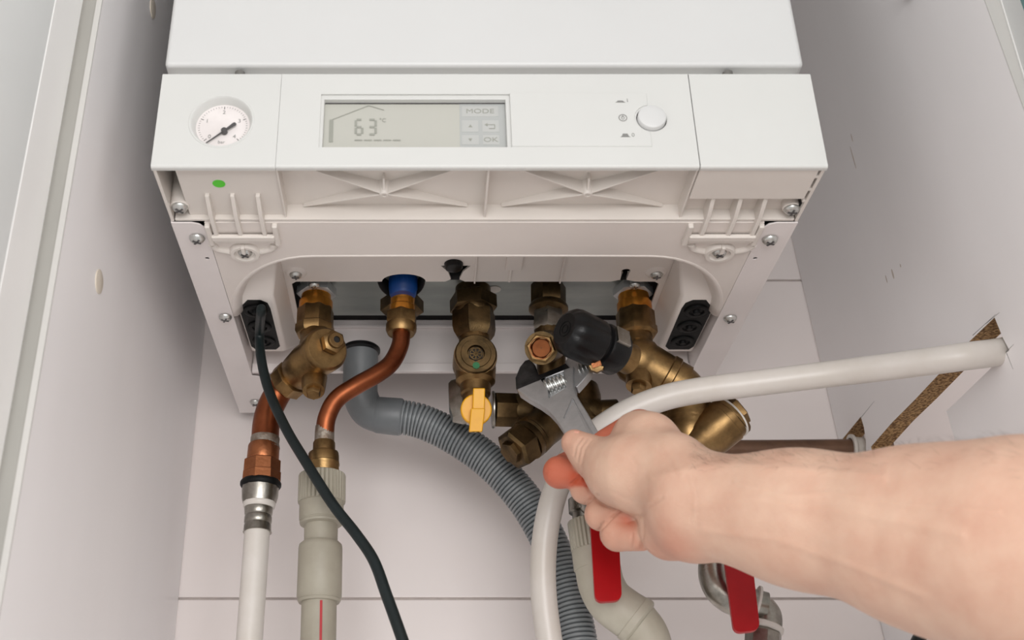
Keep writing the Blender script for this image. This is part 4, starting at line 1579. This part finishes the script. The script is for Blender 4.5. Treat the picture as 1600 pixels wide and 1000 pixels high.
lp(mb, PY(1196, 975, yv), PY(1194, 985, yv), [(0, .0120), (.2, .0135), (.8, .0135), (1, .012)], 28)
obj('sleeve', mb, M['pex'], t)
mb = MB()
lp(mb, PY(1193, 984, yv), PY(1190, 1030, yv), [(0, .0112), (.1, .0130), (.9, .0130), (1, .0112)], 8)
obj('outlet_nut', mb, M['nickel'], t)
mb = MB()
lp(mb, PY(1150, 852, yv), PY(1150, 852, yv - .03), [(0, .007), (1, .0055)], 20)
obj('lever_stem', mb, M['nickel'], t)
obj('lever', lever([PY(1128, 840, yv - .030), PY(1171, 838, yv - .030), PY(1188, 984, yv - .040), PY(1147, 989, yv - .040)], .004, .0062), M['red'], t, bevel=.0012, label='red plastic-coated lever')

# ------------------------------------------------------------------ adjustable wrench
H0, H1 = PD(868, 592, .862), PD(930, 742, .782)
wd = (H1 - H0).normalized()
wn_ = (CAMP - H0).normalized()
wn_ = (wn_ - wd * wn_.dot(wd)).normalized()


def PWr(u, v, off=0.0):
    return PP(u, v, H0 + wn_ * off, wn_)


t = thing('wrench', 'grey steel adjustable wrench held by the hand on the brass elbow', 'wrench', H0)
body_px = [(807, 608), (822, 618), (840, 628), (854, 638), (866, 651), (876, 666), (886, 685), (898, 708), (912, 735), (926, 757), (942, 762), (958, 752), (960, 735), (948, 706), (936, 677), (918, 645), (903, 621), (897, 606), (896, 588), (897, 572), (866, 583), (838, 595)]
win = [(853, 590), (880, 580), (884, 605), (858, 621)]
mb = MB()
mb.plate([PWr(*p) for p in body_px], [[PWr(*p) for p in win]], wn_ * -.0036)
mb.plate([p - wn_ * .0036 for p in [PWr(*p) for p in body_px]], [], wn_ * -.0064)
wb = obj('body', mb, M['tool'], t, bevel=.0012)
mb = MB()
rg = [(870, 655), (893, 617), (900, 622), (932, 678), (925, 684), (897, 637)]
a, b, c = PWr(882, 651, .0002), PWr(894, 617, .0002), PWr(900, 624, .0002)
jaw = [(806, 606), (805, 590), (812, 573), (820, 563), (828, 561), (836, 570), (841, 585), (848, 583), (872, 573), (897, 560), (899, 576), (870, 586), (840, 598), (812, 610)]
mb.plate([PWr(u, v, -.0028) for u, v in jaw], [], wn_ * -.0065)
obj('fixed_jaw', mb, M['tool_dark'], t, bevel=.0008)
mb = MB()
mj = [(882, 566), (888, 556), (900, 553), (913, 558), (924, 568), (921, 582), (911, 594), (901, 605), (893, 600), (896, 580)]
mb.plate([PWr(u, v, -.0022) for u, v in mj], [], wn_ * -.0075)
obj('movable_jaw', mb, M['tool'], t, bevel=.0008)
mb = MB()
for k in range(4):
    c = PWr(904.5 + k * 5.6, 575 - k * 2.6, -.0010)
    e = (PWr(930, 562, 0) - PWr(904, 575, 0)).normalized()
    f = e.cross(wn_).normalized()
    mb.obox(c, e * .0006 + f * .0002, f * .0032 + e * -.0012, wn_ * .0016)
obj('jaw_teeth', mb, M['screw'], t, bevel=.0004)
# knurled worm in its window
wa, wb_ = PWr(852.5, 606.5, -.0020), PWr(883.5, 595.5, -.0020)
e = (wb_ - wa).normalized()
L = (wb_ - wa).length
x_, y_, a_ = frame(e, wn_)
mb = MB()
pr_ = []
for k in range(5):
    s = (k + .1) / 5 * L
    pr_ += [(s, .0042), (s + L * .04, .0064), (s + L * .11, .0064), (s + L * .15, .0042)]
x0 = wa - e * 0
nn = 28
rs = []
for s, r in [(0, .0040)] + pr_ + [(L, .0040)]:
    rs.append([wa + e * (s + .0011 * math.sin(2 * math.pi * k / nn)) + (x_ * math.cos(2 * math.pi * k / nn) + y_ * math.sin(2 * math.pi * k / nn)) * r for k in range(nn)])
mb.rings(rs)
obj('worm_screw', mb, M['screw'], t)
mb = MB()
mb.plate([PWr(u, v, -.0030) for u, v in win], [], wn_ * -.0006)
obj('window_back', mb, M['tool'], t)
# raised rib on the handle
mb = MB()
a, b, c = PWr(881, 652, -.0002), PWr(896, 616, -.0002), PWr(899, 619, -.0002)
mb.rings([[PWr(880, 653), PWr(882, 654), PWr(881.5, 653, .0006)], [PWr(893, 622), PWr(896, 623), PWr(894.5, 622, .0010)], [PWr(925, 688), PWr(931, 684), PWr(928, 686, .0006)]], cap0=True, cap1=True)
obj('handle_ridge', mb, M['tool'], t)

# ------------------------------------------------------------------ the hand and forearm (one continuous surface)
def rp(n_, u, v, d):
    return n_ * d / F


class SDF:
    def __init__(self):
        self.p = []

    def add(self, a, b, k):
        """tapered capsule from a to b, each (u, v, depth, radius in photo pixels); k = blend distance in mm"""
        self.p.append((np.array(PD(*a[:3])), np.array(PD(*b[:3])), a[3] * a[2] / F, b[3] * b[2] / F, k / 1000.0))

    def chain(self, pts, k):
        for i in range(len(pts) - 1):
            self.add(pts[i], pts[i + 1], k if i == 0 else 3)

    def field(self, X):
        out = None
        for a, b, ra, rb, k in self.p:
            ab = b - a
            t_ = np.clip(((X - a) @ ab) / (ab @ ab), 0, 1)
            d_ = np.linalg.norm(X - a - t_[..., None] * ab, axis=-1) - (ra + (rb - ra) * t_)
            if out is None:
                out = d_
            else:
                h = np.clip(0.5 + 0.5 * (out - d_) / k, 0, 1)
                out = out * (1 - h) + d_ * h - k * h * (1 - h)
        return out


def surface_nets(fun, lo, hi, step):
    lo, hi = np.array(lo), np.array(hi)
    n_ = np.ceil((hi - lo) / step).astype(int) + 1
    ax_ = [lo[i] + step * np.arange(n_[i]) for i in range(3)]
    V = np.empty(n_, dtype=np.float32)
    for i in range(n_[0]):
        g = np.stack(np.meshgrid([ax_[0][i]], ax_[1], ax_[2], indexing='ij'), -1)
        V[i] = fun(g)[0]
    ins = V < 0
    c8 = np.stack([ins[i:n_[0] - 1 + i, j:n_[1] - 1 + j, k:n_[2] - 1 + k] for i in (0, 1) for j in (0, 1) for k in (0, 1)], -1)
    act = c8.any(-1) & ~c8.all(-1)
    idx = -np.ones(act.shape, dtype=int)
    cells = np.argwhere(act)
    idx[act] = np.arange(len(cells))
    acc_ = np.zeros((len(cells), 3))
    num = np.zeros(len(cells))
    corners = [(i, j, k) for i in (0, 1) for j in (0, 1) for k in (0, 1)]
    for a in range(8):
        for b in range(a + 1, 8):
            ca, cb = np.array(corners[a]), np.array(corners[b])
            if np.abs(ca - cb).sum() != 1:
                continue
            va = V[tuple((cells + ca).T)]
            vb = V[tuple((cells + cb).T)]
            m_ = (va < 0) != (vb < 0)
            t_ = np.where(m_, va / np.where(m_, va - vb, 1), 0)
            acc_ += np.where(m_[:, None], ca + (cb - ca) * t_[:, None], 0)
            num += m_
    pos = lo + (cells + acc_ / num[:, None]) * step
    faces = []
    for d_ in range(3):
        o1, o2 = [(1, 2), (2, 0), (0, 1)][d_]
        sl0 = [slice(None)] * 3
        sl1 = [slice(None)] * 3
        sl0[d_] = slice(0, n_[d_] - 1)
        sl1[d_] = slice(1, n_[d_])
        A_, B_ = ins[tuple(sl0)], ins[tuple(sl1)]
        e_ = np.argwhere(A_ != B_)
        ok = (e_[:, o1] > 0) & (e_[:, o2] > 0) & (e_[:, o1] < n_[o1] - 1) & (e_[:, o2] < n_[o2] - 1)
        e_ = e_[ok]
        flip = A_[tuple(e_.T)]
        q = []
        for s1, s2 in ((1, 1), (0, 1), (0, 0), (1, 0)):
            c_ = e_.copy()
            c_[:, o1] -= s1
            c_[:, o2] -= s2
            q.append(idx[tuple(c_.T)])
        q = np.stack(q, 1)
        q[~flip] = q[~flip][:, ::-1]
        faces.append(q)
    return pos, np.concatenate(faces)


hand = SDF()
# forearm, wrist
hand.add((1960, 985, .50, 215), (1760, 915, .535, 196), 20)
hand.add((1760, 915, .535, 196), (1600, 862, .572, 168), 20)
hand.add((1600, 862, .572, 168), (1450, 841, .612, 134), 20)
hand.add((1450, 841, .612, 134), (1250, 810, .662, 97), 20)
hand.add((1250, 810, .662, 97), (1090, 788, .70, 80), 20)
# palm
hand.add((1090, 785, .705, 76), (1040, 760, .735, 60), 10)
hand.add((1082, 826, .70, 50), (1047, 828, .722, 44), 9)         # heel, little-finger side
hand.add((1047, 828, .722, 44), (1038, 795, .755, 32), 6)
hand.add((1050, 735, .722, 58), (990, 738, .742, 58), 12)        # ball of the thumb
hand.add((990, 738, .742, 59), (966, 738, .752, 50), 8)
hand.add((1048, 730, .732, 50), (1014, 692, .757, 46), 9)        # root of the thumb
hand.add((1014, 692, .757, 46), (1000, 688, .768, 44), 6)
hand.add((1000, 688, .768, 44), (978, 706, .775, 32), 5)
for m_ in ((1000, 690, .80, 34), (1018, 715, .815, 34), (1030, 748, .81, 34), (1034, 785, .79, 33)):
    hand.add((1070, 775, .73, 46), m_, 10)
# thumb
hand.add((966, 734, .752, 48), (930, 716, .768, 33), 8)
hand.add((930, 716, .768, 33), (914, 705, .774, 27.5), 4)
hand.add((914, 705, .774, 27.5), (898, 692, .779, 21.5), 3)
# fingers: knuckle, first bend, second bend, tip
fing = [
    [(1000, 668, .808, 29), (884, 734, .812, 25), (874, 738, .797, 25), (940, 742, .775, 22)],
    [(1018, 712, .815, 28), (928, 764, .806, 25), (915, 764, .786, 23.5), (962, 778, .763, 22)],
    [(1030, 748, .81, 27), (956, 804, .790, 25), (939, 804, .770, 25), (985, 800, .748, 23)],
    [(1034, 785, .79, 25), (984, 832, .768, 28), (965, 834, .752, 27), (1003, 838, .736, 23)],
]
FING = []
for f_ in fing:
    s = SDF()
    s.add(f_[0], f_[1], 1)
    s.add(f_[1], f_[2], 2)
    s.add(f_[2], f_[3], 2)
    FING.append(s)


def finger_field(X):
    out = None
    for s in FING:
        d_ = s.field(X)
        if out is None:
            out = d_
        else:
            k = .0006
            h = np.clip(0.5 + 0.5 * (out - d_) / k, 0, 1)
            out = out * (1 - h) + d_ * h - k * h * (1 - h)
    return out


def hand_field(X):
    out = hand.field(X)
    d_ = finger_field(X)
    k = .0008
    h = np.clip(0.5 + 0.5 * (out - d_) / k, 0, 1)
    return out * (1 - h) + d_ * h - k * h * (1 - h)


lo = Vector((1e9,) * 3)
hi = Vector((-1e9,) * 3)
for s in [hand] + FING:
    for a, b, ra, rb, k in s.p:
        for p, r in ((a, ra), (b, rb)):
            for i in range(3):
                lo[i] = min(lo[i], p[i] - r - .006)
                hi[i] = max(hi[i], p[i] + r + .006)
pos, faces = surface_nets(hand_field, lo, hi, .0017)
t = thing('person', 'right hand and bare forearm reaching in, gripping the wrench', 'person', PD(1300, 810, .64))
me = bpy.data.meshes.new('arm_cage')
me.from_pydata(pos.tolist(), [], faces.tolist())
tmp = bpy.data.objects.new('arm_cage', me)
COL.objects.link(tmp)
m_ = tmp.modifiers.new('soft', 'SMOOTH')
m_.factor = .5
m_.iterations = 1
m_ = tmp.modifiers.new('fine', 'SUBSURF')
m_.levels = m_.render_levels = 1
me2 = bpy.data.meshes.new_from_object(tmp.evaluated_get(bpy.context.evaluated_depsgraph_get()))
bpy.data.objects.remove(tmp)
nv = len(me2.vertices)
V = np.empty(nv * 3)
me2.vertices.foreach_get('co', V)
V = V.reshape(-1, 3)
N = np.empty(nv * 3)
me2.vertices.foreach_get('normal', N)
N = N.reshape(-1, 3)
cp = np.array(CAMP)
rel = V - cp
fw = rel[:, 1] * CA + rel[:, 2] * SA
upc = -rel[:, 1] * SA + rel[:, 2] * CA
UV = np.stack([CX + F * rel[:, 0] / fw, CY - F * upc / fw], 1)
facing = np.clip(-(N * rel).sum(1) / np.linalg.norm(rel, axis=1), 0, 1)


def polydist(P_, line):
    best = np.full(len(P_), 1e9)
    for a, b in zip(line[:-1], line[1:]):
        a, b = np.array(a, float), np.array(b, float)
        ab = b - a
        t_ = np.clip(((P_ - a) @ ab) / (ab @ ab), 0, 1)
        best = np.minimum(best, np.linalg.norm(P_ - a - t_[:, None] * ab, axis=1))
    return best


# creases of the skin (width in photo pixels, depth in mm; negative depth = tendon or vein)
creases = [
    ([(909, 684), (900, 696), (897, 712)], 2.0, .55), ([(916, 686), (906, 700), (902, 720)], 2.2, .6), ([(923, 688), (913, 703), (908, 726)], 2.2, .5),
    ([(1000, 806), (1012, 792), (1034, 778)], 3.0, .7), ([(1003, 808), (1004, 832), (1001, 858)], 2.6, 1.6), ([(914, 790), (925, 777), (933, 774)], 2.4, 2.0), ([(934, 832), (949, 814), (966, 799)], 2.4, 2.0), ([(893, 756), (908, 742), (912, 752)], 2.4, 1.4),
    ([(907, 741), (923, 775), (945, 790), (964, 798), (988, 807), (1001, 807)], 2.4, 1.6), ([(988, 834), (985, 858)], 2.0, .8),
    ([(1072, 745), (1081, 775), (1079, 815)], 3.5, .18), ([(1082, 745), (1091, 780), (1088, 822)], 3.5, .15),
    ([(1030, 700), (1046, 720), (1058, 742)], 5, .5), ([(960, 770), (985, 783), (1004, 790)], 3, .25), ([(970, 700), (985, 712), (996, 730)], 4, .25),
    ([(1020, 748), (1080, 733), (1150, 728), (1260, 735), (1380, 745)], 8, -.9), ([(1085, 790), (1180, 782), (1330, 800), (1500, 835)], 9, -.7),
    ([(1100, 830), (1210, 842), (1320, 880), (1440, 930)], 7, -.5), ([(1150, 755), (1230, 775), (1300, 770), (1420, 790), (1560, 800)], 5, -.5),
]
off = np.zeros(nv)
for line, w, dep in creases:
    d_ = polydist(UV, line)
    off -= dep / 1000 * np.exp(-(d_ / w) ** 2) * np.clip(facing * 2, 0, 1)
V = V + N * off[:, None]
# redness of fingers and knuckles, with reddish shade between fingers painted in
fd = np.concatenate([finger_field(V[i:i + 4000][None])[0] for i in range(0, nv, 4000)])
hd_ = np.concatenate([hand.field(V[i:i + 4000][None])[0] for i in range(0, nv, 4000)])
red = np.clip((hd_ - fd) / .004, 0, 1) * .22
idx_d = np.concatenate([FING[0].field(V[i:i + 4000][None])[0] for i in range(0, nv, 4000)])
red += np.clip(1 - idx_d / .002, 0, 1) * np.clip((hd_ - fd) / .003, 0, 1) * .62
tip = np.linalg.norm(V - np.array(PD(897, 691, .779)), axis=1)
red += np.clip(1 - tip / .016, 0, 1) * .35
red += np.exp(-(np.linalg.norm(UV - np.array([985, 806]), axis=1) / 22) ** 2) * .6 * np.clip((hd_ - fd) / .002, 0, 1)  # upper little finger reddened for the shade there
red += np.exp(-(np.linalg.norm(UV - np.array([912, 748]), axis=1) / 18) ** 2) * .4 * np.clip((hd_ - fd) / .002, 0, 1)
red += np.exp(-(np.linalg.norm(UV - np.array([1045, 862]), axis=1) / 45) ** 2) * .35
me2.vertices.foreach_set('co', (V - np.array(ORG[t])).ravel())
at = me2.attributes.new('redness', 'FLOAT', 'POINT')
at.data.foreach_set('value', np.clip(red, 0, 1).astype(np.float32))
me2.materials.clear()
me2.materials.append(M['skin'])
me2.polygons.foreach_set('use_smooth', [True] * len(me2.polygons))
me2.update()
arm = bpy.data.objects.new('arm', me2)
COL.objects.link(arm)
arm.parent = t
ORG[arm] = ORG[t]
# thumb nail
tc_ = PD(899, 691.5, .7787)
nn_ = ((CAMP - tc_).normalized() * .62 + Vector((-.22, 0, .85))).normalized()
c = tc_ + nn_ * .0088
ln = (PD(886, 682, .78) - PD(912, 700, .776))
ln = (ln - nn_ * ln.dot(nn_)).normalized()
wd_ = nn_.cross(ln)
mb = MB()
rows = []
for i in range(9):
    a = -1 + 2 * i / 8
    row = []
    for j in range(9):
        b = -1 + 2 * j / 8
        w = math.sqrt(max(1 - (abs(a) ** 3) * .55, .05))
        row.append(c + ln * (a * .0056) + wd_ * (b * .0056 * w) + nn_ * (-.0030 * b * b - .0012 * a * a))
    rows.append(row)
mb.rings(rows, closed=False, cap0=False, cap1=False)
nl = obj('thumb_nail', mb, M['nail'], t, angle=80)
s_ = nl.modifiers.new('thickness', 'SOLIDIFY')
s_.thickness = .0006
# short dark hairs on the upper side of the forearm
rng = np.random.default_rng(5)
upness = N @ np.array([0.0, -SA, CA])
w_ = np.clip((upness - .72) / .25, 0, 1) * (UV[:, 0] > 1090) * (UV[:, 0] < 1640) * np.clip((1250 - UV[:, 0]) / 250 + .7, .25, 1)
pick = rng.choice(nv, 1000, replace=True, p=w_ / w_.sum())
mb = MB()
for i in pick:
    p = Vector(V[i]) + Vector(rng.normal(0, .0006, 3))
    nrm = Vector(N[i])
    g = Vector((-1.0, .1, 0.15)) + Vector(rng.normal(0, .45, 3))
    g = (g - nrm * g.dot(nrm)).normalized()
    L = rng.uniform(.005, .011)
    sd = nrm.cross(g).normalized() * .000055
    a, b, c = p - nrm * .0003, p + g * L * .5 + nrm * L * .28, p + g * L + nrm * L * .30
    k = len(mb.v)
    mb.v += [a - sd, a + sd, b - sd * .8, b + sd * .8, c]
    mb.face((k, k + 1, k + 3, k + 2))
    mb.face((k + 2, k + 3, k + 4))
obj('arm_hair', mb, M['hair'], t, kind='stuff', smooth=False)
